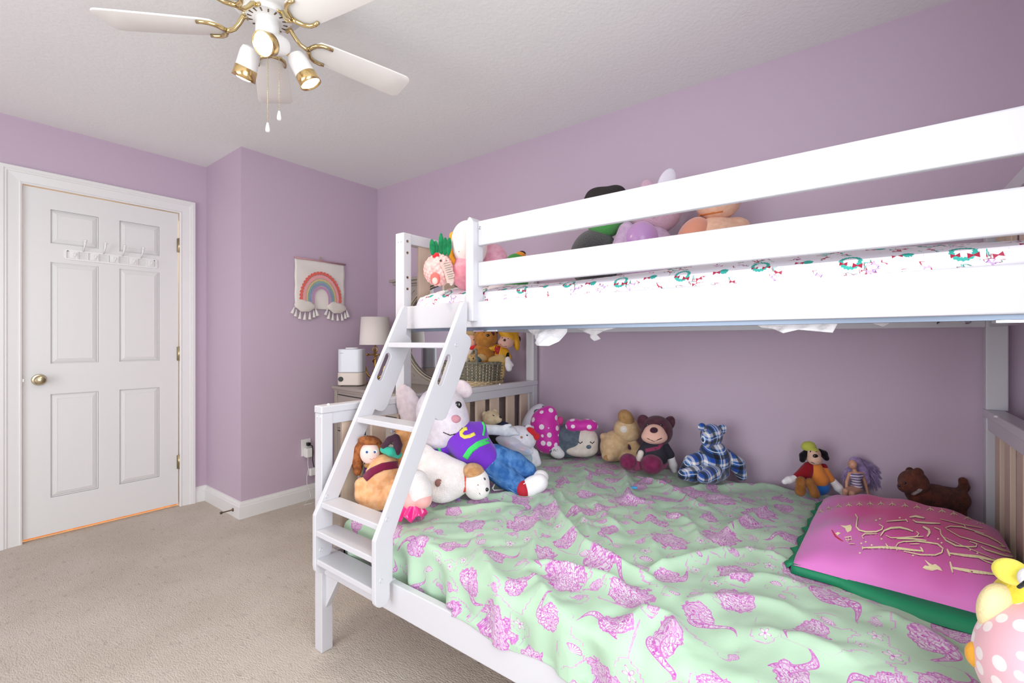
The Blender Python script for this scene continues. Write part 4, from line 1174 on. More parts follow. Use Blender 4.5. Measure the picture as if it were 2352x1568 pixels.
def drawer(y0, y1, z0, z1, knobs=1):
    ys = np.linspace(y0, y1, 9)
    ol = [(bow(y)-0.010, float(y)) for y in ys] + [(bow(y)+0.004, float(y)) for y in ys[::-1]]
    gap = [(bow(y)-0.003, float(y)) for y in (np.linspace(y0-0.005, y1+0.005, 9))] + [(bow(y)+0.004, float(y)) for y in np.linspace(y1+0.005, y0-0.005, 9)]
    d = obj('drawer_front', prism(ol, 'z', z0, z1, 0.003), m_grey, dr)
    obj('drawer_gap', prism(gap, 'z', z0-0.005, z1+0.005), m_dark, d)
    for k in range(knobs):
        y = y0 + (y1-y0)*((k+0.5)/knobs)
        latheo('drawer_pull', [(0.0, 0.0), (0.012, 0.0), (0.012, 0.003), (0.004, 0.006), (0.004, 0.014), (0.011, 0.020), (0.011, 0.026), (0.0, 0.030)], m_chrome, d, 14, mtx=axis_mtx((bow(y)-0.010, y, (z0+z1)/2), (-1, 0, 0)))
yA, yB, yC, yD = D0+0.05, D0+0.44, D1-0.44, D1-0.05
for z0, z1 in ((0.69, 0.775), (0.54, 0.665), (0.335, 0.515), (0.10, 0.31)):
    drawer(yA, yB-0.012, z0, z1); drawer(yC+0.012, yD, z0, z1); drawer(yB+0.012, yC-0.012, z0, z1, 2)
# mirror stand
M0, M1, MX = 1.93, 2.90, 2.325
box('mirror_back', MX, DXB, M0, M1, DT, 1.585, m_grey, dr)
ymc, zmc, ra, rb_ = (M0+M1)/2, 1.225, 0.385, 0.335
ringo = [(ymc+(ra+0.03)*math.cos(a), zmc+(rb_+0.03)*math.sin(a)) for a in np.linspace(0, 2*math.pi, 49)[:-1]]
fr = [(M0, DT+0.03), (M1, DT+0.03), (M1, 1.585), (M0, 1.585)]
obj('mirror_frame', prism(fr, 'x', MX-0.018, MX+0.001, 0.0, holes=[ringo]), m_grey, dr)
mir = obj('mirror_glass', prism([(ymc+(ra+0.03)*math.cos(a), zmc+(rb_+0.03)*math.sin(a)) for a in np.linspace(0, 2*math.pi, 65)[:-1]], 'x', MX-0.006, MX-0.001), mat('mirror', '#dfe2e6', rough=0.02, metal=1.0), dr)
for k, (off, rd) in enumerate(((0.028, 0.010), (0.008, 0.005))):
    tubeo('mirror_bead', [(MX-0.018, ymc+(ra+off)*math.cos(a), zmc+(rb_+off)*math.sin(a)) for a in np.linspace(0, 2*math.pi, 73)[:-1]], rd, m_gline, dr, 8, True)
for sy in (-1, 1):
    for sz in (-1, 1):
        cy0, cz0 = ymc + sy*(M1-M0)*0.445, zmc + sz*0.325
        pts = [(cy0, cz0), (cy0 - sy*0.155, cz0)]
        tubeo('corner_moulding', [(MX-0.019, cy0, cz0), (MX-0.019, cy0 - sy*0.15, cz0), (MX-0.019, cy0 - sy*0.08, cz0 - sz*0.055), (MX-0.019, cy0 - sy*0.03, cz0 - sz*0.11), (MX-0.019, cy0, cz0 - sz*0.17)], 0.004, m_gline, dr, 6, True)
for k, (z0, z1, e) in enumerate(((1.585, 1.600, 0.010), (1.600, 1.622, 0.028), (1.622, 1.642, 0.048))):
    box('crown_moulding', MX-0.020-e, DXB, M0-e, M1+e, z0, z1, m_grey, dr, 0.004)
box('mirror_base_rail', MX-0.024, DXB, M0-0.01, M1+0.01, DT, DT+0.032, m_grey, dr, 0.003)
seat(dr, (2.11, (D0+D1)/2, 0))

# humidifier
hp = P(809, 885, z=DT); hc = Vector((1.945, 2.965, DT))
hu = thing('humidifier', 'white tank humidifier with cream base and black dial on the dresser', 'humidifier', hc, math.radians(-55))
def rbox_prof(w, d, r): return arc(w/2-r, d/2-r, r, 0, 90, 5) + arc(-w/2+r, d/2-r, r, 90, 180, 5) + arc(-w/2+r, -d/2+r, r, 180, 270, 5) + arc(w/2-r, -d/2+r, r, 270, 360, 5)
m_cream = mat('cream_plastic', '#ddd2c8', rough=0.35)
m_tank = mat('frosted_tank', '#dde2ea', rough=0.25)
obj('base', prism(rbox_prof(0.184, 0.120, 0.035), 'z', 0.006, 0.098, 0.006), m_cream, hu)
obj('tank', prism(rbox_prof(0.180, 0.116, 0.035), 'z', 0.099, 0.268, 0.006), m_tank, hu)
obj('lid', prism(rbox_prof(0.090, 0.070, 0.03), 'z', 0.268, 0.279, 0.004), m_wplast, hu)
obj('foot', prism(rbox_prof(0.150, 0.09, 0.03), 'z', 0.0, 0.006), m_black, hu)
latheo('dial', [(0.0, 0.008), (0.016, 0.008), (0.0175, 0.006), (0.0175, 0.0)][::-1], m_black, hu, 24, mtx=axis_mtx((-0.058, -0.060, 0.052), (0, -1, 0)))
box('logo_mark', -0.068, -0.042, -0.0590, -0.0580, 0.236, 0.241, mat('grey_print', '#b8bcc4', rough=0.5), hu)

# anchor lamp
lc = Vector((2.145, 2.965, DT))
lp = thing('table_lamp', 'table lamp with white drum shade and gold anchor base', 'lamp', lc, math.radians(-52.5))
m_ag = mat('gold_leaf', '#c6a25c', rough=0.3, metal=1.0)
m_shade = mat('white_lamp_shade', '#e7e0da', rough=0.85, bump=(200, 0.1, 0.001))
bm = lathe(bmesh.new(), [(0.116, 0.298), (0.104, 0.508), (0.102, 0.508), (0.114, 0.298)], 40, cap=False)
obj('lamp_shade', bm, m_shade, lp, True)
latheo('lamp_base', [(0.0, 0.0), (0.062, 0.0), (0.064, 0.008), (0.055, 0.018), (0.018, 0.024), (0.0, 0.026)], m_ag, lp, 28)
tubeo('anchor_shank', [(0, 0, 0.022), (0, 0, 0.262)], 0.0095, m_ag, lp, 12)
tubeo('anchor_ring', [(0.017*math.cos(a), 0, 0.262+0.017*math.sin(a)) for a in np.linspace(0, 6.28, 21)[:-1]], 0.005, m_ag, lp, 8, True)
sk = tubeo('anchor_stock', [(-0.056, 0, 0.222), (0.056, 0, 0.222)], 0.006, m_ag, lp, 10)
for s in (-1, 1): latheo('stock_ball', [(0.0, 0.011), (0.008, 0.008), (0.011, 0.0), (0.008, -0.008), (0.0, -0.011)][::-1], m_ag, sk, 14, loc=(s*0.060, 0, 0.222))
for s in (-1, 1):
    tubeo('anchor_arm', [(0, 0, 0.040), (s*0.030, 0, 0.046), (s*0.055, 0, 0.066), (s*0.070, 0, 0.098), (s*0.072, 0, 0.120)], [0.010, 0.009, 0.008, 0.007, 0.003], m_ag, lp, 10)
    obj('anchor_fluke', prism([(s*0.072, 0.138), (s*0.058, 0.096), (s*0.090, 0.106)], 'y', -0.005, 0.005, 0.001), m_ag, lp)
tubeo('rope_coil', [(0.016*math.cos(a), 0.016*math.sin(a), 0.05+0.16*a/12.5) for a in np.linspace(0, 12.5, 50)], 0.0055, m_ag, lp, 6)
tubeo('lamp_neck', [(0, 0, 0.278), (0, 0, 0.33)], 0.006, m_brass, lp, 8)

# wicker basket
bk = thing('wicker_basket', 'two-tone wicker basket of stuffed toys on the dresser end', 'basket', (2.120, 1.935, DT))
m_wick = mat('grey_wicker', '#8e8a78', rough=0.7, vary=(60, '#6f6d60'))
m_wick2 = mat('pale_wicker', '#d0b78d', rough=0.7, vary=(60, '#e3d2b0'))
BA, BB2, BH = 0.205, 0.125, 0.195
def bpt(a, z, o=0.0):
    k = 0.90 + 0.10*z/BH; e = 0.6
    ca, sa = math.cos(a), math.sin(a)
    return ((BB2*k+o)*math.copysign(abs(ca)**e, ca), (BA*k+o)*math.copysign(abs(sa)**e, sa), z)
NS = 36
for k in range(NS):
    a = 2*math.pi*k/NS
    tubeo('stake', [bpt(a, 0.004), bpt(a, BH*0.5), bpt(a, BH)], 0.0032, m_wick2, bk, 5)
for i in range(22):
    z = 0.006 + i*0.0086
    pts = [bpt(2*math.pi*j/(NS*3), z, 0.0050*math.cos(math.pi*(j/3.0 + i))) for j in range(NS*3)]
    tubeo('weaver', pts, 0.0040, m_wick2 if z < 0.085 else m_wick, bk, 5, True)
for q in (0, 1, 2):
    tubeo('rim', [bpt(2*math.pi*j/72, BH + 0.004*math.sin(j*0.8+q*2.1), 0.005*math.cos(j*0.8+q*2.1)) for j in range(72)], 0.0048, m_wick, bk, 6, True)
obj('basket_floor', prism([bpt(a, 0)[:2] for a in np.linspace(0, 6.28, 41)[:-1]], 'z', 0.0, 0.006), m_wick2, bk)
for s in (-1,):
    for q in range(4):
        tubeo('handle', [(-0.118+0.03*math.sin(t*1.6)+0.006*math.cos(t*14+q*1.57), s*(0.115) + 0.055*math.cos(t) + 0.005*math.sin(t*14+q*1.57), BH-0.012 + 0.095*math.sin(t)) for t in np.linspace(0.05, 3.09, 26)], 0.0042, m_wick, bk, 5)
# ================================================================== toys piled at the foot of the lower berth
ZB = 0.53
GP = 'plush toys piled at the foot of the lower berth'
GW = 'plush toys sitting against the wall'
GU = 'plush toys on the upper berth'
GK = 'toys in the wicker basket'

# big plush in a purple shirt and jeans
m_lil = plush('pale_lilac_plush', '#e3dce3', '#d8d0da'); m_gp = plush('grey_plush', '#b9bcc2', '#a9adb5')
T_ = Toy('large_plush', 'large pale plush in purple shirt, blue jeans and red sneakers lying over the pile', 1200, 1118, t=1.93, group=GP)
T_.part('head', [T_.e(1014, 948, 0, 58, 62, 54, 12), T_.e(1032, 972, -0.03, 42, 36, 40), T_.e(1006, 996, 0.0, 50, 36, 42)], m_lil, 22, 40)
hd = T_.last
T_.ball('eye', 1052, 930, 8.5, m_eye, hd); T_.ball('eye', 1012, 926, 8.5, m_eye, hd)
T_.ball('nose', 1046, 962, 9, plush('soft_pink_nose', '#c98f9b'), hd, flat=0.8, rx=12)
T_.line('mouth', [(1018, 992), (1034, 999), (1052, 994), (1062, 982)], 1.6, m_thread, hd)
er = plush('pink_grey_ear', '#d2c2c6', '#dccfd2')
T_.part('ear', [T_.e(944, 943, 0.035, 30, 66, 9, 20)], er, 2, 26)
T_.part('ear', [T_.e(1062, 893, 0.05, 26, 20, 9, -35)], er, 2, 22)
m_pur = mat('purple_jersey', '#6f23bd', rough=0.8, sheen=0.3, bump=(300, 0.2, 0.002)); m_grn = mat('lime_trim', '#3fcf68', rough=0.8); m_yel = mat('yellow_felt', '#e3d657', rough=0.85)
sh = T_.part('shirt', [T_.c((1058, 1004, -0.03, 36), (1080, 1022, -0.03, 42), (1108, 1050, -0.02, 38)), T_.c((1068, 996, -0.02, 26), (1100, 986, -0.005, 19)), T_.c((1040, 1010, 0, 24), (1010, 1036, -0.02, 19))], m_pur, 12, 44)
sp_ = T_.last
T_.ribbon('shirt_stripe', [(1068, 1052), (1080, 1034), (1098, 1020), (1124, 1010)], 14, m_grn, sp_, sh)
T_.ribbon('shirt_letter', [(1073, 983), (1065, 985), (1059, 992), (1060, 999), (1067, 1003), (1078, 1001), (1091, 995)], 8, m_yel, sp_, sh, n=4)
T_.line('sleeve_cuff', [(1108, 970), (1112, 978), (1112, 988), (1109, 1000)], 3.0, m_grn, sp_, sh); T_.line('sleeve_cuff', [(996, 1022), (1008, 1030), (1014, 1044)], 3.5, m_grn, sp_, sh)
T_.part('arm', [T_.c((1100, 986, 0, 13), (1140, 987, 0.01, 11), (1168, 990, 0.02, 13)), T_.e(1176, 990, 0.02, 12, 10), T_.c((1160, 978, 0.01, 4), (1172, 976, 0.0, 4)), T_.c((1176, 992, 0.01, 5), (1190, 996, 0.01, 4.5))], m_gp, 4, 34)
T_.part('arm', [T_.c((1010, 1034, -0.01, 14), (990, 1052, 0.0, 13), (975, 1062, 0.01, 14))], m_gp, 4, 24)
m_den = mat('blue_denim', '#2f5f9c', rough=0.9, spec=0.2, bump=(60, 0.7, 0.010), vary=(28, '#5584bd'))
T_.part('jeans', [T_.c((1108, 1048, 0, 36), (1128, 1058, 0, 34)), T_.c((1122, 1066, -0.03, 27), (1160, 1094, -0.04, 25), (1194, 1118, -0.05, 22)), T_.c((1140, 1046, 0.0, 26), (1182, 1062, 0.01, 24), (1212, 1080, 0.01, 20))], m_den, 7, 50); jn = T_.last
m_seam = mat('denim_seam', '#7fa3cc', rough=0.9)
T_.line('seam', [(1102, 1078), (1140, 1102), (1184, 1132)], 0.8, m_seam, jn, n=5); T_.line('seam', [(1128, 1032), (1136, 1052), (1130, 1066)], 0.8, m_seam, jn, n=4); T_.line('seam', [(1106, 1068), (1118, 1062), (1122, 1052)], 0.8, m_seam, jn, n=4)
m_red = mat('red_canvas', '#b0182b', rough=0.8); m_wsh = plush('white_shoe', '#eceaec')
T_.part('shoe', [T_.e(1222, 1117, -0.06, 31, 22, 20, 32), T_.e(1240, 1108, -0.06, 18, 19, 18)], m_wsh, 6, 30); s1 = T_.last
so = T_.part('shoe_upper', [T_.e(1201, 1122, -0.064, 17, 21, 20, 30)], m_red, 2, 22); s1 = T_.last
T_.line('shoe_lace', [(1202, 1112), (1210, 1106)], 1.2, m_wsh, s1, so, n=3); T_.line('shoe_lace', [(1206, 1108), (1214, 1102)], 1.2, m_wsh, s1, so, n=3)
T_.part('shoe', [T_.e(1240, 1097, -0.005, 20, 17, 18, 20)], m_wsh, 4, 22)

# auburn haired cloth doll
T_ = Toy('cloth_doll', 'auburn haired cloth doll in black and purple dress behind the ladder', 850, 1128, t=1.755, cat='doll', group=GP)
m_skin = plush('doll_skin', '#e6cbc2', scale=500, strength=0.15); m_aub = mat('auburn_yarn', '#a5602a', rough=0.7, bump=(220, 0.8, 0.006), vary=(70, '#7d4217'))
T_.part('hair', [T_.e(848, 1026, 0.018, 31, 26, 24), T_.c((824, 1030, 0.0, 11), (820, 1060, 0.0, 12), (822, 1082, 0.0, 10)), T_.c((870, 1028, 0.0, 9), (872, 1052, 0.0, 9), (866, 1072, 0.0, 8)), T_.e(846, 1012, -0.012, 23, 10, 16, -10)], m_aub, 6, 36)
T_.part('head', [T_.e(850, 1040, -0.012, 22, 25, 21)], m_skin, 3, 26); hd = T_.last
for ex in (843, 861):
    w = T_.ball('eye', ex, 1037, 4.2, mat('eye_white', '#f2f0f0', rough=0.4), hd, flat=0.35, rx=5)
    T_.ball('iris', ex, 1037.5, 3.0, mat('blue_iris', '#2c5088', rough=0.2), hd, w, flat=0.6, push=-0.002)
T_.line('mouth', [(849, 1053), (854, 1055), (860, 1051)], 0.9, mat('rose_thread', '#a85560', rough=0.8), hd, n=3)
T_.part('dress', [T_.c((848, 1064, 0.005, 13), (850, 1090, 0, 18), (848, 1122, 0, 26))], mat('black_velvet', '#17131a', rough=0.9, sheen=0.4), 4, 28); bd = T_.last
T_.ribbon('apron', [(846, 1075), (850, 1095), (850, 1115)], 18, mat('violet_satin', '#5b2470', rough=0.45), bd)
T_.part('cape', [T_.c((824, 1068, 0.02, 9), (832, 1085, 0.01, 10)), T_.e(850, 1068, -0.02, 14, 7, 10)], plush('tan_cape', '#9c7442'), 5, 22)

# orange plush seen from behind
m_or = plush('apricot_plush', '#dc9f6b', '#e8b587')
T_ = Toy('seated_plush', 'apricot plush seen from behind with wine red sash and teal collar', 868, 1166, z=ZB, group=GP)
b = T_.part('body', [T_.e(878, 1098, 0, 40, 56, 40, -12), T_.e(868, 1136, -0.005, 42, 34, 42), T_.c((830, 1112, -0.03, 15), (835, 1136, -0.03, 18), (850, 1154, -0.03, 14)), T_.c((915, 1118, -0.05, 17), (902, 1138, -0.05, 22), (880, 1156, -0.05, 14))], m_or, 7, 44)
bd = T_.last
T_.ribbon('sash', [(838, 1098), (856, 1082), (880, 1071), (914, 1066)], 17, plush('wine_velvet', '#741a3c'), bd)
T_.part('collar', [T_.c((882, 1032, 0.0, 9), (898, 1037, -0.02, 10), (914, 1044, 0.0, 9))], plush('teal_velour', '#3bb89c'), 3, 20)
T_.part('ear', [T_.c((882, 1024, -0.01, 7), (895, 1010, -0.01, 8), (908, 1003, -0.01, 7)), T_.c((911, 1006, -0.01, 8), (914, 1022, -0.01, 10), (912, 1038, -0.01, 8))], plush('plum_velour', '#4a303f'), 3, 30)

T_ = Toy('tall_plush', 'orange brown plush half hidden behind the upper part of the ladder side board', 930, 1120, t=1.80, group=GP)
T_.part('body', [T_.e(930, 1015, 0.0, 26, 34, 26), T_.c((930, 1040, 0, 24), (930, 1112, 0, 30))], plush('foxy_plush', '#cf8f57', '#dba673'), 8, 30)
T_.part('ear', [T_.e(915, 985, 0, 8, 12, 6)], plush('foxy_plush', '#cf8f57'), 2, 14); T_.part('ear', [T_.e(946, 985, 0, 8, 12, 6)], plush('foxy_plush', '#cf8f57'), 2, 14)

# white plush puppy lying down
m_wf = mat('white_fur', '#ece8e6', rough=0.95, sheen=0.4, bump=(160, 0.6, 0.008), vary=(20, '#e3dcd9'))
m_pf = mat('ginger_fur', '#c58a4f', rough=0.95, sheen=0.3, bump=(160, 1.0, 0.010), vary=(50, '#d9a873'))
T_ = Toy('plush_puppy', 'fluffy white plush puppy with ginger crown and red collar lying on the comforter', 1048, 1148, z=0.535, group=GP)
T_.part('body', [T_.c((965, 1082, 0.03, 40), (1000, 1082, 0.02, 44), (1048, 1098, 0.01, 40)), T_.e(1034, 1112, -0.035, 38, 34, 30), T_.e(1012, 1134, -0.05, 32, 19, 22, -5), T_.e(968, 1052, 0.03, 34, 34, 30)], m_wf, 8, 48); bd = T_.last
T_.part('head', [T_.e(1094, 1110, -0.02, 30, 36, 32), T_.e(1104, 1124, -0.045, 20, 20, 18)], m_wf, 8, 34); hd = T_.last
T_.part('ear', [T_.e(1088, 1083, -0.02, 25, 19, 26, -12)], m_pf, 4, 24)
T_.ball('eye', 1112, 1100, 3.6, m_eye, hd); T_.ball('nose', 1118, 1124, 4.5, m_eye, hd, flat=0.8)
T_.line('mouth', [(1098, 1112), (1097, 1126), (1092, 1135)], 1.4, mat('brown_thread', '#7c4038', rough=0.8), hd, n=4); T_.line('mouth', [(1097, 1126), (1104, 1136)], 1.4, m_thread, hd, n=3)
T_.line('collar', [(1066, 1082), (1068, 1098), (1069, 1116), (1066, 1128)], 3.2, mat('red_ribbon', '#c0392b', rough=0.6), bd)
pd_ = T_.ball('foot_pad', 1008, 1109, 9, mat('brown_pad', '#8a5f58', rough=0.8), bd, flat=0.5)
T_.line('pad_letter', [(1003, 1109), (1007, 1108), (1006, 1105), (1002, 1106), (1002, 1112), (1006, 1113)], 0.9, mat('pad_thread', '#d8c2bb', rough=0.8), bd, pd_, n=3)
for yy in (1106, 1112): T_.ball('pad_dot', 1012, yy, 1.4, mat('pad_thread', '#d8c2bb'), bd, pd_, flat=0.9, push=-0.002)

# hair bow on the comforter by the puppy
T_ = Toy('hair_bow', 'small shiny purple and pink hair bow beside the white puppy', 1040, 1150, z=0.538, cat='hair bow')
ms = mat('purple_satin', '#6a2bb0', rough=0.2, sheen=0.4, coat=0.4); mk_ = mat('pink_satin', '#c25ac0', rough=0.2, coat=0.4)
T_.part('loop', [T_.e(1050, 1138, -0.01, 8, 7, 6, 35), T_.e(1051, 1143, 0, 6, 5, 5)], ms, 2, 18); T_.part('loop', [T_.e(1034, 1143, -0.01, 8, 6, 6, -15), T_.e(1033, 1138, 0, 6, 4, 5)], mk_, 2, 18); T_.part('knot', [T_.e(1042, 1141, -0.014, 4, 5, 5)], ms, 1, 12)

# plush in a satin dress, mostly behind the ladder
T_ = Toy('dressed_plush', 'white plush in hot pink satin dress tucked behind the ladder side board', 950, 1186, z=0.53, group=GP)
T_.part('body', [T_.e(966, 1128, 0.0, 26, 34, 26), T_.e(955, 1108, 0.02, 30, 30, 26)], m_wf, 6, 28)
T_.part('bodice', [T_.e(972, 1148, -0.01, 20, 18, 22), T_.e(944, 1150, 0, 20, 22, 22)], mat('peach_tulle', '#eba9a2', rough=0.6, sheen=0.5), 8, 24)
mh = mat('hot_pink_satin', '#e0157f', rough=0.22, sheen=0.3, coat=0.5)
v, f = [], []
nk = 60
for i in range(7):
    for j in range(nk):
        a = 2*math.pi*j/nk; rr_ = (6 + i*4.6)*T_.s*(1 + 0.16*i/6*math.sin(a*7+0.8))
        c0 = T_.L(952 - i*1.5, 1146 + i*6.2, -0.01)
        v.append((c0[0] + rr_*math.cos(a), c0[1] + rr_*0.8*math.sin(a), c0[2] + 0.012*math.cos(a*7)*i/6))
for i in range(6):
    for j in range(nk): f.append((i*nk+j, i*nk+(j+1) % nk, (i+1)*nk+(j+1) % nk, (i+1)*nk+j))
sk = obj('skirt', (v, f), mh, T_.root, True); sk.modifiers.new('thickness', 'SOLIDIFY').thickness = 0.002

# grey and white plush peeping between ladder and shirt
T_ = Toy('grey_plush', 'grey and white plush peeping out between the ladder and the purple shirt', 990, 1060, t=2.02, group=GP)
T_.part('head', [T_.e(996, 1012, 0, 34, 30, 28), T_.e(985, 1022, -0.04, 18, 15, 16), T_.c((998, 1030, 0.01, 22), (996, 1060, 0.01, 28))], plush('smoky_plush', '#c4c2c4', '#a39f9e'), 6, 30); hd = T_.last
T_.ball('eye', 981, 1022, 4, m_eye, hd); T_.ball('eye', 1004, 1018, 4, m_eye, hd)

# white plush with a red bow
T_ = Toy('white_plush', 'small white plush with red bow and pale blue smock leaning by the polka dot plush', 1212, 1072, t=2.24, group=GP)
m_wp = plush('white_velour', '#e9e8ee', '#dcdbe6')
T_.part('body', [T_.c((1206, 1030, 0.02, 20), (1214, 1056, 0.01, 24)), T_.c((1228, 1040, 0, 9), (1234, 1062, -0.01, 9)), T_.e(1206, 1070, -0.03, 14, 9, 14)], m_wp, 5, 32)
T_.part('smock', [T_.c((1202, 1038, 0.0, 19), (1208, 1056, -0.005, 21))], mat('pale_blue_cotton', '#a9bcc8', rough=0.8), 3, 24)
T_.part('head', [T_.e(1195, 1006, 0, 37, 28, 27, -14)], m_wp, 3, 34); hd = T_.last
T_.part('ear', [T_.e(1170, 990, 0.01, 9, 11, 7, 25)], m_wp, 1, 14); T_.part('ear', [T_.e(1214, 983, 0.01, 9, 9, 7, -30)], m_wp, 1, 14)
T_.ball('eye', 1184, 994, 2.6, m_eye, hd); T_.ball('eye', 1210, 1000, 2.6, m_eye, hd); T_.ball('nose', 1198, 1004, 3, plush('tan_nose', '#b98b6b'), hd, flat=0.7)
T_.part('bow', [T_.e(1220, 990, -0.02, 12, 8, 7, -35), T_.e(1232, 1002, -0.02, 9, 8, 7, -60), T_.e(1226, 995, -0.03, 5, 5, 5)], plush('red_felt', '#cf2f35'), 2, 22)

# clear plastic package
T_ = Toy('clear_package', 'crumpled clear plastic package with pastel trinkets on the pile', 1182, 1050, t=2.16, cat='package')
m_clear = mat('clear_film', '#e8e9f6', rough=0.10, trans=0.0, spec=0.5); m_clear.node_tree.nodes['Principled BSDF'].inputs['Alpha'].default_value = 0.38
T_.part('film', [T_.e(1172, 1018, 0, 30, 15, 12, -14), T_.e(1196, 1032, -0.01, 30, 12, 12, -12), T_.e(1152, 1008, 0.0, 14, 8, 8)], m_clear, 4, 34)
for q, (a, b, cc) in enumerate(((1165, 1018, '#d98fae'), (1182, 1024, '#b9a2dc'), (1200, 1032, '#e08ba0'), (1210, 1036, '#8fb4dd'))):
    T_.part('trinket', [T_.e(a, b, 0.0, 7, 4, 4, -15)], mat('trinket_%d' % q, cc, rough=0.3), 1, 12)

# little beige bear at the foot rail
m_bg = plush('beige_plush', '#cdb892', '#dccaa8')
T_ = Toy('small_bear', 'small beige bear in black clothes against the slatted foot end', 1142, 1032, t=2.36, group=GP)
T_.part('head', [T_.e(1128, 960, 0, 20, 18, 18), T_.e(1143, 963, -0.02, 10, 9, 9)], m_bg, 5, 26); hd = T_.last
T_.part('ear', [T_.e(1113, 952, 0, 6, 8, 4)], m_bg, 1, 12); T_.part('ear', [T_.e(1136, 944, 0.02, 6, 5, 4)], m_bg, 1, 12)
T_.ball('eye', 1133, 955, 2.6, m_eye, hd); T_.ball('nose', 1149, 958, 3.4, m_eye, hd, flat=0.9)
T_.part('outfit', [T_.c((1138, 984, 0, 15), (1142, 1005, 0, 20), (1142, 1030, 0, 22)), T_.c((1150, 982, 0, 8), (1164, 984, -0.02, 8))], mat('black_felt', '#121116', rough=0.9), 4, 26)
T_.part('paw', [T_.e(1170, 980, -0.025, 8, 6, 6)], m_bg, 1, 14); T_.part('cap', [T_.e(1158, 974, -0.02, 12, 6, 8, -10)], mat('navy_felt', '#1c2340', rough=0.9), 1, 14)

# picture booklet and hanger among the toys
bkp = P(1046, 1052, t=1.98)
bo = thing('booklet', 'thin glossy picture booklet under the big plush', 'book', bkp, math.radians(-30))
m_book = bpy.data.materials.new('booklet_cover'); m_book.use_nodes = True; g = NT(m_book)
vo = g.n('ShaderNodeTexVoronoi', ins={'Vector': g.obj(), 'Scale': 55.0})
rp = g.n('ShaderNodeValToRGB', ins={0: g.n('ShaderNodeSeparateColor', ins={0: vo.outputs['Color']}).outputs[0]})
for i, (p_, c_) in enumerate(((0.0, '#2f7d3c'), (0.3, '#7fb04a'), (0.5, '#d99a3a'), (0.7, '#e6dfb8'), (1.0, '#26406e'))):
    el = rp.color_ramp.elements[i] if i < 2 else rp.color_ramp.elements.new(p_)
    el.position = p_; el.color = (*lin(c_), 1)
g.color(rp.outputs[0]); g.b.inputs['Roughness'].default_value = 0.25
box('cover', -0.085, 0.085, -0.06, 0.06, 0.004, 0.0055, m_book, bo); box('pages', -0.083, 0.083, -0.058, 0.058, 0.0, 0.004, mat('paper', '#e9e6df', rough=0.8), bo)
hg = P(1148, 1128, z=0.540)
ho = thing('clothes_hanger', 'small white plastic doll hanger on the comforter by the jeans', 'hanger', hg, -TH)
tubeo('hanger_bar', [(-0.030, 0.0, 0.012), (-0.024, 0.0, 0.004), (0.02, 0.01, 0.004), (0.030, 0.015, 0.012), (0.016, 0.02, 0.034), (0.0, 0.02, 0.046), (-0.018, 0.012, 0.036)], 0.0032, m_wplast, ho, 8, True)
tubeo('hanger_hook', [(0.0, 0.02, 0.046), (0.004, 0.02, 0.056), (0.010, 0.02, 0.058), (0.013, 0.02, 0.052)], 0.0022, m_wplast, ho, 6)
ck = P(1456, 1121, z=0.552)
co_ = thing('hair_clip', 'tiny turquoise hair clip in a comforter crease', 'hair clip', ck, -TH)
box('clip_body', -0.014, 0.014, -0.005, 0.005, 0.0, 0.007, mat('turquoise_plastic', '#3aa6dd', rough=0.3), co_, 0.002); box('clip_jaw', -0.011, 0.011, -0.009, -0.005, 0.0, 0.005, mat('turquoise_plastic', '#3aa6dd'), co_, 0.001)

# ================================================================== toys along the wall
m_dot = dots_mat('magenta_dots', '#d020a6', '#f1e4ee', 24.0, 0.34)
m_slate = plush('slate_plush', '#55616e', '#667380'); m_cr = plush('cream_plush', '#e6ded3', '#dcd2c6')
T_ = Toy('dotted_plush', 'slate and white plush in magenta polka dot dress slumped in the corner', 1258, 1050, z=0.527, group=GW)
T_.part('body', [T_.e(1226, 968, 0.045, 24, 46, 24, -28), T_.e(1250, 1000, 0.03, 30, 38, 26)], plush('pearl_plush', '#d5d3de'), 8, 30)
T_.part('dress', [T_.e(1252, 985, 0, 34, 48, 30, 12), T_.e(1258, 1015, -0.015, 30, 26, 26), T_.e(1262, 950, 0.0, 18, 20, 18, 40)], m_dot, 8, 40)
T_.part('arm', [T_.c((1266, 1012, -0.03, 10), (1272, 1034, -0.05, 11))], m_slate, 3, 18)
T_.part('mitten', [T_.e(1280, 1040, -0.055, 17, 12, 12, -18), T_.e(1276, 1030, -0.055, 12, 8, 10)], m_wsh, 4, 22); ml = T_.last
for q in (0, 1, 2): T_.line('mitten_stitch', [(1273+q*3.5, 1031), (1272+q*4.5, 1036)], 0.8, m_thread, ml, n=3)
T_.part('leg', [T_.e(1206, 990, 0.0, 19, 12, 14, 20), T_.e(1196, 998, 0.0, 12, 9, 10)], m_slate, 4, 20)
T_.part('brim', [T_.c((1228, 966, 0.0, 6), (1232, 946, 0.01, 6), (1246, 936, 0.03, 5))], m_slate, 2, 20)
T_.part('bow', [T_.e(1286, 966, 0.02, 8, 10, 6)], mat('rose_felt', '#d8408f', rough=0.85), 2, 14)

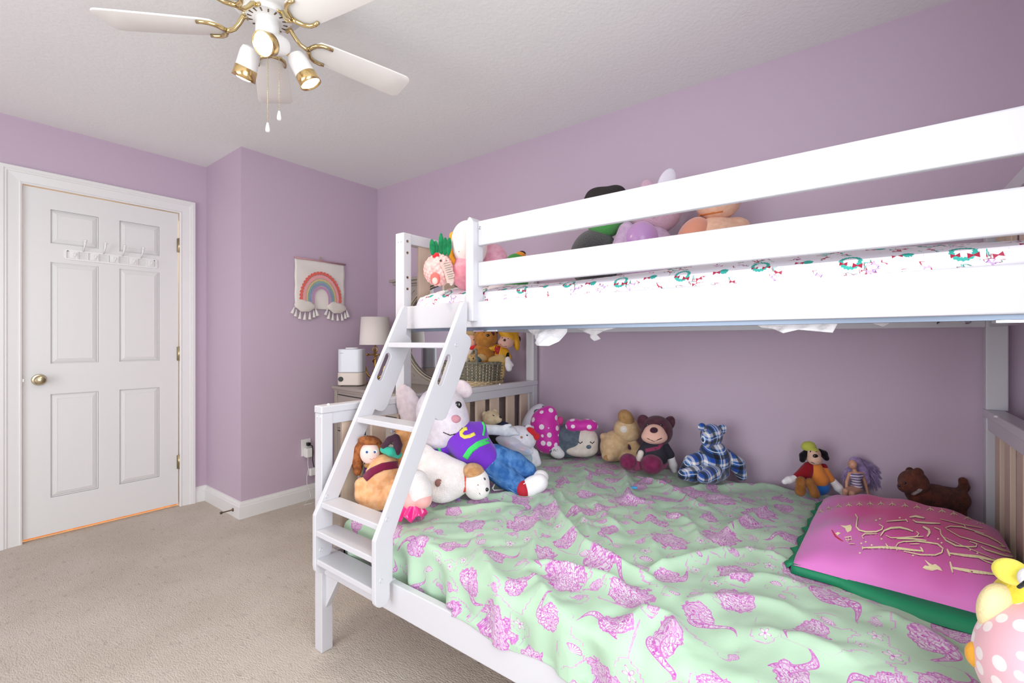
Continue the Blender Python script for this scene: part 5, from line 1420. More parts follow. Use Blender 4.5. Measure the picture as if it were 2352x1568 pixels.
T_ = Toy('sleepy_plush', 'sleepy slate and cream pillow plush wearing a dotted magenta cap', 1328, 1050, z=0.53, group=GW)
T_.part('head', [T_.e(1318, 1008, 0.02, 48, 38, 36), T_.e(1300, 1018, 0.03, 34, 32, 32)], m_slate, 10, 38)
T_.part('face', [T_.e(1344, 1012, -0.012, 30, 32, 28), T_.e(1334, 1032, -0.024, 38, 16, 24)], m_cr, 10, 36); fc = T_.last
T_.ball('nose', 1352, 1026, 4.5, plush('slate_plush', '#55616e'), fc, flat=0.8, rx=6)
for ex in (1333, 1360): T_.line('closed_eye', [(ex-5, 1014), (ex, 1018), (ex+5, 1014)], 1.2, m_thread, fc, n=3)
T_.part('cap', [T_.e(1318, 976, -0.02, 20, 15, 18, 6), T_.e(1352, 976, -0.025, 22, 14, 18, -8), T_.e(1335, 980, -0.035, 9, 9, 10)], m_dot, 6, 32)
T_.part('ear', [T_.e(1285, 990, 0.02, 18, 10, 10, -20)], m_slate, 2, 18)

m_tan = plush('fawn_plush', '#c6a67c', '#d4b78f')
T_ = Toy('tan_dog', 'fawn plush dog with brown floppy ear over its eyes sitting by the wall', 1420, 1060, z=0.532, group=GW)
T_.part('body', [T_.e(1410, 1024, 0, 31, 36, 30, -18), T_.c((1450, 1008, -0.02, 9), (1464, 1034, -0.04, 10), (1462, 1050, -0.05, 9)), T_.e(1398, 1046, -0.04, 16, 13, 16), T_.e(1440, 1046, -0.03, 22, 13, 18), T_.e(1386, 1002, 0.02, 8, 8, 8)], m_tan, 6, 42)
T_.part('head', [T_.e(1440, 986, -0.01, 30, 28, 28), T_.e(1430, 984, -0.035, 18, 16, 14), T_.e(1450, 998, -0.03, 18, 12, 14)], m_tan, 8, 34); hd = T_.last
T_.part('muzzle', [T_.e(1434, 986, -0.062, 10, 9, 6, -15)], m_cr, 2, 16)
T_.part('ear', [T_.e(1438, 962, -0.030, 17, 23, 16, 28)], plush('brown_ear_plush', '#a07a4c', '#b08a5c'), 3, 26)
T_.line('closed_eye', [(1426, 977), (1434, 983), (1441, 982)], 1.3, m_thread, n=3); T_.ball('foot_pad', 1393, 1051, 6, plush('brown_ear_plush', '#a07a4c'), [T_.e(1398, 1046, -0.04, 16, 13, 16)], flat=0.3)

m_mar = plush('maroon_plush', '#4a2833', '#5a3440'); m_pch = plush('peach_plush', '#e0b2a0')
T_ = Toy('maroon_plush', 'maroon and peach plush in dark jacket with large plum shoes against the wall', 1492, 1085, z=0.53, group=GW)
T_.part('head', [T_.e(1508, 990, 0.01, 36, 36, 32)], m_mar, 3, 32)
T_.part('face', [T_.e(1503, 990, -0.040, 22, 16, 16), T_.e(1503, 1003, -0.045, 29, 16, 22)], m_pch, 10, 34); fc = T_.last
T_.ball('nose', 1502, 988, 7, plush('plum_nose', '#43222f'), fc, flat=0.9, rx=9)
for ex in (1488, 1519): T_.ball('eye', ex, 976, 3.6, m_eye, [T_.e(1508, 990, 0.01, 36, 36, 32)])
T_.line('mouth', [(1486, 1006), (1502, 1013), (1520, 1006)], 1.1, m_thread, fc, n=4)
T_.part('ear', [T_.e(1479, 970, 0.025, 15, 19, 9, 25)], m_mar, 2, 20); T_.part('ear', [T_.e(1537, 972, 0.025, 13, 18, 9, -25)], m_mar, 2, 20)
T_.part('jacket', [T_.c((1505, 1022, 0, 22), (1502, 1050, -0.01, 30)), T_.c((1522, 1022, 0, 13), (1538, 1044, 0, 11)), T_.c((1486, 1024, 0, 12), (1472, 1042, -0.02, 10))], mat('ink_cloth', '#2a2732', rough=0.85), 6, 36); jk = T_.last
T_.ribbon('strap', [(1526, 1012), (1512, 1028), (1482, 1034)], 8, plush('dusty_rose', '#8d3a5a'), jk); T_.part('trousers', [T_.e(1502, 1062, -0.015, 30, 20, 26), T_.c((1490, 1064, -0.03, 14), (1458, 1068, -0.05, 12))], plush('rose_velour', '#9a4468'), 6, 30)
T_.part('arm', [T_.c((1536, 1042, 0, 8), (1541, 1054, 0, 8))], m_cr, 2, 14); T_.part('glove', [T_.c((1541, 1052, 0, 9), (1546, 1068, -0.01, 9), (1549, 1080, -0.015, 6))], m_wsh, 3, 20)
T_.part('arm', [T_.c((1472, 1040, -0.03, 7), (1467, 1056, -0.045, 8))], m_cr, 2, 16)
m_plum = plush('plum_shoe', '#6a1f42', '#7b2a50')
T_.part('shoe', [T_.e(1443, 1060, -0.075, 19, 18, 20)], m_plum, 2, 24); T_.part('shoe', [T_.e(1497, 1066, -0.095, 24, 21, 24)], m_plum, 2, 24)

# plaid bear
m_plaid = bpy.data.materials.new('blue_plaid_fleece'); m_plaid.use_nodes = True; g = NT(m_plaid)
sp = g.n('ShaderNodeSeparateXYZ', ins={0: g.obj()})
def pl(ax, per, off):
    fr_ = g.m('FRACT', g.m('ADD', g.m('DIVIDE', ax, per), off))
    wht = g.m('LESS_THAN', g.m('ABSOLUTE', g.m('SUBTRACT', fr_, 0.10)), 0.085)
    blk = g.m('LESS_THAN', g.m('ABSOLUTE', g.m('SUBTRACT', fr_, 0.62)), 0.13)
    blu = g.m('LESS_THAN', g.m('ABSOLUTE', g.m('SUBTRACT', fr_, 0.37)), 0.10)
    thin = g.m('LESS_THAN', g.m('ABSOLUTE', g.m('SUBTRACT', fr_, 0.87)), 0.018)
    return wht, blk, blu, thin
A = pl(g.m('ADD', sp.outputs[0], g.m('MULTIPLY', sp.outputs[1], 0.5)), 0.062, 0.35); B = pl(g.m('SUBTRACT', sp.outputs[2], g.m('MULTIPLY', sp.outputs[1], 0.5)), 0.062, 0.1)
c = (*lin('#3d6fae'), 1)
half = lambda a, b: g.m('MULTIPLY', g.m('ADD', a, b), 0.5)
c = g.mix(half(A[2], B[2]), c, (*lin('#0e3f9c'), 1)); c = g.mix(half(A[0], B[0]), c, (*lin('#f0ece8'), 1)); c = g.mix(g.m('MULTIPLY', g.m('ADD', A[1], B[1]), 0.80, clamp=True), c, (*lin('#0b0d18'), 1))
c = g.mix(g.m('MULTIPLY', g.m('MAXIMUM', A[3], B[3]), 0.8), c, (*lin('#e8eef4'), 1))
g.color(c); g.b.inputs['Roughness'].default_value = 0.95; g.b.inputs['Sheen Weight'].default_value = 0.3; g.bump(g.noise(g.obj(), 300, 3), 0.3, 0.003)
T_ = Toy('plaid_bear', 'homemade bear sewn from blue black and white plaid fleece by the wall', 1640, 1106, z=0.53, group=GW)
T_.part('body', [T_.e(1640, 1056, 0, 36, 42, 34), T_.e(1636, 1030, 0, 24, 18, 22)], m_plaid, 8, 38)
T_.part('head', [T_.e(1634, 1000, 0, 24, 27, 24), T_.e(1625, 1008, -0.035, 15, 19, 14)], m_plaid, 8, 32); hd = T_.last
T_.part('ear', [T_.e(1612, 980, 0.0, 9, 9, 6, 30)], m_plaid, 1, 14); T_.part('ear', [T_.e(1658, 986, 0.0, 11, 12, 6, -30)], m_plaid, 1, 14)
T_.ball('eye', 1637, 991, 2.6, m_eye, hd); T_.ball('eye', 1618, 992, 2.4, m_eye, hd)
T_.part('arm', [T_.c((1612, 1048, -0.01, 14), (1590, 1062, -0.02, 18), (1574, 1080, -0.03, 13))], m_plaid, 4, 24); T_.part('arm', [T_.c((1668, 1044, 0, 14), (1692, 1066, -0.01, 17), (1703, 1092, -0.02, 12))], m_plaid, 4, 24)
T_.part('leg', [T_.c((1626, 1084, -0.02, 17), (1592, 1088, -0.06, 18), (1568, 1090, -0.08, 12))], m_plaid, 4, 24); T_.part('leg', [T_.c((1656, 1084, -0.02, 18), (1634, 1090, -0.08, 19), (1616, 1096, -0.12, 14))], m_plaid, 4, 24)

# plush dog in a cap and vest
m_blk = plush('black_plush', '#131014'); m_face = plush('biscuit_plush', '#d8b49c')
m_org = plush('orange_knit', '#e08a3e'); m_rv = plush('red_vest', '#8c1420'); m_bs = plush('tan_shoe', '#8a5728', '#9a6736')
T_ = Toy('capped_dog', 'tan plush dog with black ears in lime cap, red vest and orange top', 1868, 1142, z=0.53, group=GW)
T_.part('head', [T_.e(1866, 1044, 0.0, 17, 19, 17)], m_face, 2, 22)
T_.part('muzzle', [T_.e(1871, 1054, -0.024, 15, 13, 14), T_.e(1867, 1040, -0.018, 11, 10, 9)], m_face, 6, 26); mz = T_.last
T_.ball('nose', 1873, 1047, 4.5, m_eye, mz, flat=0.8, rx=6); T_.ball('eye', 1862, 1037, 2.4, m_eye, mz); T_.ball('eye', 1874, 1037, 2.4, m_eye, mz); T_.line('mouth', [(1862, 1060), (1871, 1064), (1880, 1060)], 0.9, m_thread, mz, n=3)
T_.part('ear', [T_.c((1882, 1036, 0.01, 6), (1892, 1042, 0.01, 8), (1898, 1052, 0.01, 6))], m_blk, 2, 18); T_.part('ear', [T_.c((1851, 1038, 0.0, 6), (1845, 1046, 0.0, 8), (1843, 1056, 0.0, 6))], m_blk, 2, 18)
T_.part('cap', [T_.e(1857, 1025, 0.005, 15, 12, 15, 12), T_.e(1866, 1031, -0.01, 13, 5, 14, -10)], plush('lime_cap', '#b4bb4e'), 4, 22)
T_.part('top', [T_.c((1872, 1074, 0, 15), (1880, 1100, 0, 20)), T_.c((1894, 1080, 0, 9), (1908, 1100, -0.005, 8))], m_org, 5, 30); tp = T_.last
T_.part('vest', [T_.c((1858, 1072, 0.002, 12), (1850, 1088, 0.0, 14)), T_.c((1850, 1080, 0, 11), (1832, 1094, -0.01, 9))], m_rv, 5, 26); T_.part('vest_side', [T_.c((1892, 1072, 0.004, 8), (1898, 1100, 0.004, 8))], m_rv, 3, 22)
T_.part('trousers', [T_.e(1880, 1118, 0.005, 22, 18, 22)], plush('azure_cloth', '#2a6fc0'), 3, 22)
T_.part('glove', [T_.c((1828, 1098, -0.01, 8), (1812, 1102, -0.015, 8), (1802, 1106, -0.02, 6))], m_wsh, 3, 20); T_.part('glove', [T_.c((1914, 1106, -0.005, 8), (1926, 1120, -0.01, 9), (1936, 1132, -0.015, 6))], m_wsh, 3, 20)
T_.part('shoe', [T_.c((1840, 1104, -0.05, 10), (1838, 1128, -0.055, 11))], m_bs, 3, 22); T_.part('shoe', [T_.c((1860, 1108, -0.06, 10), (1872, 1134, -0.065, 10))], m_bs, 3, 22)

# fashion doll with lavender hair
m_vin = mat('tan_vinyl', '#cf9c80', rough=0.4, spec=0.4)
m_hair = mat('lavender_hair', '#8c74a8', rough=0.45, sheen=0.3, vary=(80, '#a892c0'))
m_str = bpy.data.materials.new('striped_suit'); m_str.use_nodes = True; g = NT(m_str)
sp = g.n('ShaderNodeSeparateXYZ', ins={0: g.obj()})
g.color(g.mix(g.m('LESS_THAN', g.m('FRACT', g.m('DIVIDE', sp.outputs[2], 0.0105)), 0.45), (*lin('#78668f'), 1), (*lin('#d9d4df'), 1))); g.b.inputs['Roughness'].default_value = 0.7
T_ = Toy('fashion_doll', 'small fashion doll with long wavy lavender hair and striped swimsuit', 1966, 1146, z=0.532, cat='doll')
T_.part('body', [T_.e(1958, 1066, -0.006, 8.5, 10.5, 9), T_.c((1962, 1076, 0, 3.6), (1964, 1086, 0, 4.5)), T_.c((1953, 1087, 0, 4), (1964, 1087, 0, 6), (1978, 1087, 0, 4)), T_.c((1965, 1092, 0, 9), (1966, 1106, 0, 7.5), (1967, 1120, 0, 11)),
    T_.c((1951, 1088, 0, 3.6), (1945, 1106, -0.008, 3.2), (1944, 1122, -0.014, 2.8)), T_.c((1980, 1088, 0, 3.6), (1988, 1112, 0.004, 3.2), (1994, 1136, -0.004, 2.8), (1996, 1144, -0.008, 3)),
    T_.c((1960, 1122, -0.006, 7.5), (1942, 1127, -0.040, 5.6), (1938, 1146, -0.034, 4.2)), T_.c((1972, 1123, -0.006, 7.5), (1957, 1133, -0.046, 5.6), (1950, 1149, -0.036, 4.2))], m_vin, 2.0, 66); bd = T_.last
T_.part('swimsuit', [T_.c((1956, 1092, 0, 8), (1974, 1092, 0, 8)), T_.c((1965, 1094, -0.001, 10.5), (1966, 1106, -0.001, 9.0), (1967, 1118, -0.001, 12.0))], m_str, 3, 30)
for ex in (1953, 1961): T_.ball('eye', ex, 1065, 1.3, m_eye, bd, rx=1.8)
T_.line('lips', [(1954, 1071), (1957, 1072), (1960, 1071)], 0.8, mat('pink_lip', '#b8525f', rough=0.4), bd, n=2)
hr = T_.part('hair', [T_.e(1964, 1059, 0.006, 12, 11, 11), T_.c((1972, 1062, 0.006, 7), (1982, 1080, 0.012, 9), (1990, 1104, 0.012, 8))], m_hair, 5, 26)
bm = bmesh.new(); rg = np.random.default_rng(3)
for q in range(90):
    a = rg.uniform(0, 1); side = rg.random() < 0.85
    ex, ey = (rg.uniform(1985, 2032), rg.uniform(1085, 1132)) if side else (rg.uniform(1930, 1944), rg.uniform(1088, 1110))
    sx, sy = rg.uniform(1958, 1974), rg.uniform(1050, 1066)
    if side: mx_, my_ = (sx+ex)/2 + rg.uniform(0, 18), (sy+ey)/2 - rg.uniform(4, 20)
    else: mx_, my_ = (sx+ex)/2 - 4, (sy+ey)/2
    pts = []
    for i in range(9):
        t = i/8; w = 2.0*math.sin(t*9+a*6)
        pts.append(T_.L((1-t)**2*sx + 2*t*(1-t)*mx_ + t*t*ex + w, (1-t)**2*sy + 2*t*(1-t)*my_ + t*t*ey + w*0.6, 0.010 + 0.014*rg.random()*t))
    tube(bm, pts, [0.0016]*8 + [0.0004], 4)
obj('hair_strands', bm, m_hair, hr, True)

# chocolate dog
m_choc = mat('chocolate_fur', '#4d2212', rough=0.9, sheen=0.08, bump=(150, 1.0, 0.008), vary=(45, '#6b3420'))
T_ = Toy('brown_dog', 'chocolate brown plush dog with silver beaded collar standing behind the pillow', 2150, 1182, z=0.535, group=GW)
T_.part('body', [T_.c((2112, 1132, 0, 27), (2150, 1140, 0, 26), (2196, 1146, 0, 25)), T_.c((2112, 1140, -0.01, 15), (2104, 1180, -0.02, 13)), T_.c((2196, 1150, 0, 16), (2204, 1182, -0.01, 13)), T_.c((2120, 1140, 0.03, 15), (2118, 1180, 0.03, 13)), T_.c((2190, 1150, 0.03, 14), (2192, 1182, 0.03, 12)), T_.c((2204, 1134, 0, 9), (2215, 1118, 0, 8.5), (2212, 1104, 0, 8.5))], m_choc, 6, 52); bd = T_.last
T_.part('head', [T_.e(2098, 1108, -0.005, 28, 29, 28), T_.e(2080, 1118, -0.02, 15, 13, 15)], m_choc, 8, 34); hd = T_.last
T_.part('ear', [T_.e(2108, 1088, -0.035, 13, 14, 7, 10)], m_choc, 2, 18); T_.part('ear', [T_.e(2090, 1084, 0.03, 10, 12, 6, 10)], m_choc, 2, 16)
T_.ball('eye', 2079, 1110, 3.2, m_eye, hd); T_.ball('nose', 2066, 1115, 3.2, m_eye, hd, flat=0.9)
T_.part('collar', [T_.c((2098, 1134, -0.035, 4), (2112, 1126, -0.045, 4), (2132, 1110, -0.025, 4))], mat('silver_beads', '#c9c4c0', rough=0.25, metal=0.8, bump=(260, 1.0, 0.006)), 1, 26)

# ================================================================== chick plush at the near corner
T_ = Toy('dotted_chick_plush', 'round pink dotted plush with yellow wings at the near end of the bed', 2420, 1712, t=0.70)
m_pd = dots_mat('pale_pink_dots', '#eab4bf', '#f2e6e6', 34.0, 0.36)
T_.part('body', [T_.e(2478, 1556, 0, 186, 170, 165)], m_pd, 20, 44)
T_.part('wing', [T_.e(2292, 1402, 0.055, 46, 68, 30, -6)], plush('cream_yellow_plush', '#e6d3a0'), 4, 24)
T_.part('head', [T_.e(2356, 1390, 0.055, 72, 78, 55), T_.e(2330, 1430, 0.06, 60, 60, 40)], plush('yellow_plush', '#dcc53c', '#e6d24e'), 10, 30)
T_.part('tuft', [T_.e(2322, 1312, 0.035, 38, 30, 28, -10)], plush('lemon_plush', '#ece25c'), 3, 22)
T_.part('cheek', [T_.e(2372, 1330, 0.0, 28, 26, 22)], m_wsh, 3, 20); T_.part('brow', [T_.c((2340, 1348, -0.005, 4), (2356, 1338, -0.02, 5), (2372, 1338, -0.025, 4))], m_blk, 1, 14)
T_.part('foot', [T_.e(2246, 1505, 0.055, 24, 32, 24)], plush('marigold_plush', '#e7a63a'), 2, 20)

# ================================================================== toys on the upper berth
T_ = Toy('pineapple_plush', 'pink knobbly pineapple plush with green felt leaves and paper tag', 1006, 656, z=1.392, group=GU)
rg = np.random.default_rng(2)
pp = [T_.e(1007, 620, 0, 30, 32, 28)]
for q in range(150):
    th_ = math.acos(1-2*(q+0.5)/150); ph = q*2.39996
    cx_, cz_, cy_ = 1007+30*math.sin(th_)*math.cos(ph), 620-33*math.cos(th_), 28*math.sin(th_)*math.sin(ph)*T_.s
    pp.append(T_.e(cx_, cz_, cy_, 5.2, 5.2, 5.2))
T_.part('body', pp, plush('pink_chenille', '#e6aca6', '#efc3bd'), 1.2, 58); bd = [pp[0]]
for lx, h_, tl in ((993, 20, 4), (1001, 18, 2), (1013, 27, 0), (1022, 22, -2), (1031, 22, -4)):
    T_.part('leaf', [T_.e(lx, 588-h_, 0.004*(lx % 3)-0.01, 6.5, h_, 4, tl)], plush('green_felt', '#12673f', '#1b7d4d', 400, 0.3), 1, 22)
T_.part('blossom', [T_.e(1003, 585, -0.030, 6, 5, 5), T_.e(997, 588, -0.032, 4, 3.5, 4)], plush('red_felt', '#cf2f35'), 1, 14)
T_.ball('eye', 1013, 599, 2.6, m_eye, bd, push=-0.009); T_.ball('eye', 1026, 601, 2.6, m_eye, bd, push=-0.008)
ft = T_.part('foot', [T_.e(1000, 640, -0.058, 11, 14, 8, 8)], plush('coral_plush', '#dd6e66'), 1, 18); T_.part('foot_sole', [T_.e(999, 645, -0.070, 6.5, 8, 4)], plush('shell_pink', '#efc0b6'), 1, 14, ft)
tg = [(1010, 607), (1030, 598), (1044, 630), (1040, 650), (1027, 650), (1020, 625)]
bm = bmesh.new(); vs = [bm.verts.new(T_.L(a, b, -0.066 - 0.004*math.sin(i))) for i, (a, b) in enumerate(tg)]
bm.faces.new(vs); bmesh.ops.solidify(bm, geom=bm.faces[:], thickness=0.0008); tgo = obj('paper_tag', bm, mat('tag_paper', '#e8d9cf', rough=0.7), T_.root)
for q in range(8):
    y_ = 606 + q*5.0; x_ = 1019 + q*1.6
    tubeo('tag_print', [T_.L(x_, y_, -0.0715), T_.L(x_+12+(q % 3)*2, y_-3.5, -0.0715)], 0.0007, m_thread, tgo, 4)

T_ = Toy('white_pink_plush', 'tall white headed plush with pink body and yellow ear by the guard post', 1075, 657, z=1.395, group=GU)
T_.part('head', [T_.e(1078, 560, 0, 41, 54, 38, 8)], plush('ivory_plush', '#eee0db', '#f3e9e4'), 2, 32); hd = T_.last
T_.part('body', [T_.e(1072, 630, -0.005, 35, 36, 34), T_.e(1072, 602, 0, 26, 20, 24)], plush('candy_pink_plush', '#e995a8', '#f0a9b6'), 8, 30)
T_.ball('eye', 1055, 577, 1.8, m_eye, hd); T_.ball('eye', 1082, 577, 1.8, m_eye, hd)
T_.part('ear', [T_.e(1041, 545, 0.03, 9, 13, 8, 15)], plush('amber_plush', '#e8a02f'), 2, 16); T_.part('ear', [T_.e(1112, 530, 0.03, 9, 13, 8, -15)], plush('amber_plush', '#e8a02f'), 2, 16)
T_.part('scarf', [T_.c((1040, 565, 0.025, 5), (1038, 590, 0.025, 6), (1050, 612, 0.01, 6))], plush('amber_plush', '#e8a02f'), 2, 20); T_.part('arm', [T_.e(1038, 643, -0.03, 6, 13, 7, -10)], plush('ivory_plush', '#eee0db'), 2, 16)

T_ = Toy('pink_lilac_plush', 'pink and lilac plush lying behind the guard rails near the post', 1135, 625, t=2.02, group=GU)
T_.part('body', [T_.e(1132, 592, 0, 34, 32, 30, -18), T_.e(1132, 630, 0, 32, 38, 30)], plush('blush_plush', '#e6a2b8', '#efb8c9'), 4, 28); T_.part('head', [T_.e(1116, 566, 0.02, 16, 26, 18)], plush('pale_mauve_plush', '#d9cadb'), 2, 22); hd = T_.last
T_.ball('eye', 1122, 563, 1.8, m_eye, hd); T_.ball('eye', 1110, 574, 1.8, m_eye, hd)

T_ = Toy('green_orange_plush', 'small green and orange plush whose top shows above the middle guard rail', 1186, 618, t=2.25, group=GU)
T_.part('shell', [T_.e(1186, 604, 0, 26, 22, 24), T_.e(1186, 642, 0, 28, 40, 26)], plush('leaf_green_plush', '#3f8f43'), 2, 22); T_.part('head', [T_.e(1196, 586, -0.01, 12, 8, 10, -15)], plush('tangerine_plush', '#d98b32'), 2, 16); T_.part('cap', [T_.e(1200, 581, 0.0, 8, 5, 8, -15)], m_blk, 1, 12)

T_ = Toy('green_black_plush', 'glittery green plush with black hair and cape behind the upper guard rails', 1372, 660, t=2.22, group=GU)
T_.part('cape', [T_.e(1366, 596, 0.01, 58, 70, 46, 0)], mat('black_faux_fur', '#17171c', rough=0.6, sheen=0.5, bump=(200, 1.0, 0.008)), 4, 32)
T_.part('head', [T_.e(1390, 502, -0.01, 44, 44, 40)], mat('glitter_green', '#2a9a32', rough=0.35, sheen=0.4, bump=(500, 1.0, 0.004), vary=(400, '#57c556')), 2, 34); hd = T_.last
T_.part('hair', [T_.e(1386, 470, 0.03, 50, 40, 42, 8), T_.e(1412, 444, 0.02, 26, 18, 24), T_.e(1372, 450, 0.02, 26, 18, 24)], mat('black_yarn', '#2a2523', rough=0.8, bump=(120, 1.0, 0.008)), 5, 34)
for ex in (1376, 1404): T_.ball('eye', ex, 490, 4, m_eye, hd)

T_ = Toy('lilac_bunny', 'lilac and pink plush bunny with white ears rising above the top guard rail', 1490, 650, t=2.12, group=GU)
m_li = mat('lilac_fur', '#c9a6cf', rough=0.95, sheen=0.4, bump=(170, 1.0, 0.008), vary=(50, '#d8b9da')); m_pi = mat('pink_fur', '#d9b1c6', rough=0.95, sheen=0.4, bump=(170, 1.0, 0.008))
T_.part('body', [T_.e(1486, 588, 0.0, 66, 76, 50), T_.c((1440, 530, -0.02, 20), (1424, 570, -0.04, 20))], m_li, 8, 36); bd = T_.last
T_.part('belly', [T_.e(1474, 550, -0.055, 38, 40, 30)], mat('lilac_satin', '#b98cc3', rough=0.25, sheen=0.5), 2, 26)
T_.part('head', [T_.e(1504, 482, 0, 60, 56, 48)], m_pi, 2, 34); hd = T_.last
for ex in (1484, 1520): T_.ball('eye', ex, 478, 4, m_eye, hd)
T_.ball('nose', 1503, 496, 4, plush('soft_pink_nose', '#c98f9b'), hd)
T_.part('ear', [T_.e(1531, 420, 0.0, 20, 36, 8, -22)], plush('white_ear_plush', '#e4dfea'), 2, 24); T_.part('ear', [T_.e(1488, 432, 0.0, 17, 20, 8, 12)], m_pi, 2, 20)

T_ = Toy('peach_plush', 'peach plush with sheer coral skirt behind the upper guard rails', 1640, 640, t=2.0, group=GU)
m_pe = plush('peach_fleece', '#e6b69a', '#edc4aa')
T_.part('body', [T_.e(1645, 580, 0, 74, 82, 55), T_.e(1690, 525, 0.0, 32, 26, 30)], m_pe, 12, 34); T_.part('head', [T_.e(1648, 462, 0, 50, 44, 44)], m_pe, 2, 30); hd = T_.last
for ex in (1634, 1660): T_.ball('eye', ex, 455, 4, m_eye, hd)
T_.part('skirt', [T_.e(1592, 545, 0.0, 34, 48, 40, -25)], mat('coral_tulle', '#d98f74', rough=0.7, sheen=0.6), 3, 26)
T_.line('neck_seam', [(1605, 495), (1630, 490), (1660, 485)], 2.0, mat('orange_thread', '#c9712f', rough=0.8), [T_.e(1645, 560, 0, 74, 55, 52), T_.e(1648, 462, 0, 50, 44, 44)])

# ================================================================== toys in the basket
m_hb = plush('honey_plush', '#a46c2c', '#b47c3a')
T_ = Toy('basket_bear', 'honey brown teddy with a heart patch eye sitting up in the basket', 1112, 868, t=2.80, group=GK)
T_.part('body', [T_.e(1110, 818, 0, 26, 32, 24), T_.c((1112, 840, 0, 24), (1112, 862, 0, 22))], m_hb, 5, 28)
T_.part('head', [T_.e(1116, 776, -0.005, 27, 26, 24), T_.e(1118, 780, -0.04, 13, 11, 10)], m_hb, 6, 30); hd = T_.last
T_.part('ear', [T_.e(1095, 756, 0, 8, 8, 5)], m_blk, 1, 12); T_.part('ear', [T_.e(1141, 757, 0, 8, 8, 5)], m_blk, 1, 12)
T_.ball('nose', 1120, 770, 3.4, m_eye, hd, flat=0.9, rx=4.5); T_.ball('eye', 1112, 764, 1.8, m_eye, hd); T_.ball('patch', 1131, 766, 5.5, plush('heart_patch', '#4e2a1e'), hd, flat=0.25); T_.line('mouth', [(1112, 777), (1119, 781), (1127, 777)], 0.8, m_thread, hd, n=3)

m_ylw = mat('yellow_slicker', '#dba220', rough=0.55)
T_ = Toy('hatted_plush', 'peach faced plush in yellow rain hat and jacket leaning out of the basket', 1150, 868, t=2.80, group=GK)
T_.part('hat', [T_.e(1164, 768, 0.0, 25, 13, 20, -38), T_.e(1174, 762, 0.02, 18, 15, 18, -30), T_.e(1186, 784, 0.02, 8, 22, 16, 8)], m_ylw, 5, 32)
T_.part('head', [T_.e(1164, 783, -0.012, 17, 16, 16, -20), T_.e(1157, 788, -0.03, 14, 9, 10, -20)], m_pch, 5, 28); hd = T_.last
T_.ball('nose', 1159, 781, 3.2, m_eye, hd, flat=0.9); T_.ball('eye', 1154, 776, 1.6, m_eye, hd); T_.ball('eye', 1167, 778, 1.6, m_eye, hd); T_.line('mouth', [(1148, 789), (1155, 795), (1164, 795)], 0.8, mat('rose_thread', '#a85560'), hd, n=3)
T_.part('ear', [T_.e(1190, 780, 0.03, 6, 9, 4, -15)], m_blk, 1, 12)
T_.part('jacket', [T_.c((1146, 802, 0, 12), (1152, 824, 0, 17)), T_.c((1138, 798, -0.01, 7), (1126, 800, -0.02, 7)), T_.c((1160, 808, 0, 9), (1166, 820, 0, 9))], m_ylw, 4, 30); jk = T_.last
T_.ribbon('tee', [(1144, 794), (1139, 812)], 12, mat('red_jersey', '#a31c22', rough=0.8), jk, n=4)
T_.part('glove', [T_.e(1114, 808, -0.03, 9, 11, 8)], m_wsh, 2, 16); T_.part('sleeve', [T_.c((1165, 812, -0.01, 5), (1165, 824, -0.03, 5))], m_blk, 1, 12)
T_.part('glove', [T_.c((1166, 824, -0.03, 6), (1168, 838, -0.05, 8), (1169, 846, -0.05, 7)), T_.c((1172, 832, -0.05, 3), (1177, 838, -0.05, 3))], m_wsh, 3, 20)
T_.part('legs', [T_.c((1150, 824, -0.02, 13), (1130, 828, -0.05, 9)), T_.c((1148, 836, 0, 14), (1146, 860, 0, 13))], plush('straw_plush', '#d0b173'), 4, 22)

T_ = Toy('blonde_plush', 'peach plush with blond hair and red neckerchief at the ladder side of the basket', 1082, 868, t=2.84, group=GK)
T_.part('head', [T_.e(1082, 782, 0, 15, 18, 14)], m_pch, 2, 22); hd = T_.last
T_.part('hair', [T_.e(1080, 765, 0.01, 22, 12, 16), T_.e(1094, 776, 0.0, 6, 12, 8, -20)], plush('blond_yarn', '#b39a6c'), 4, 22); T_.part('neckerchief', [T_.e(1088, 798, -0.03, 12, 5, 6, 12)], plush('red_felt', '#cf2f35'), 1, 14)
T_.part('body', [T_.c((1080, 804, 0, 14), (1082, 862, 0, 18))], m_cr, 3, 24); T_.ball('eye', 1078, 778, 1.6, m_eye, hd); T_.ball('eye', 1088, 780, 1.6, m_eye, hd)
T_ = Toy('fuzzy_cub', 'small fuzzy straw coloured cub lying over the front rim of the basket', 1096, 846, t=2.76, group=GK)
m_fz = mat('straw_fur', '#c8a56d', rough=0.95, sheen=0.4, bump=(150, 1.0, 0.008))
T_.part('body', [T_.e(1086, 822, 0, 13, 13, 12), T_.e(1108, 820, 0, 14, 10, 12, -25), T_.e(1096, 836, 0.01, 16, 10, 12)], m_fz, 5, 28); bd = T_.last
T_.ball('eye', 1083, 818, 1.6, m_eye, bd); T_.ball('eye', 1091, 818, 1.6, m_eye, bd); T_.ball('nose', 1087, 823, 2, m_eye, bd); T_.part('shirt', [T_.e(1100, 825, -0.012, 8, 8, 8)], mat('teal_shirt', '#3f5560', rough=0.85), 2, 14)
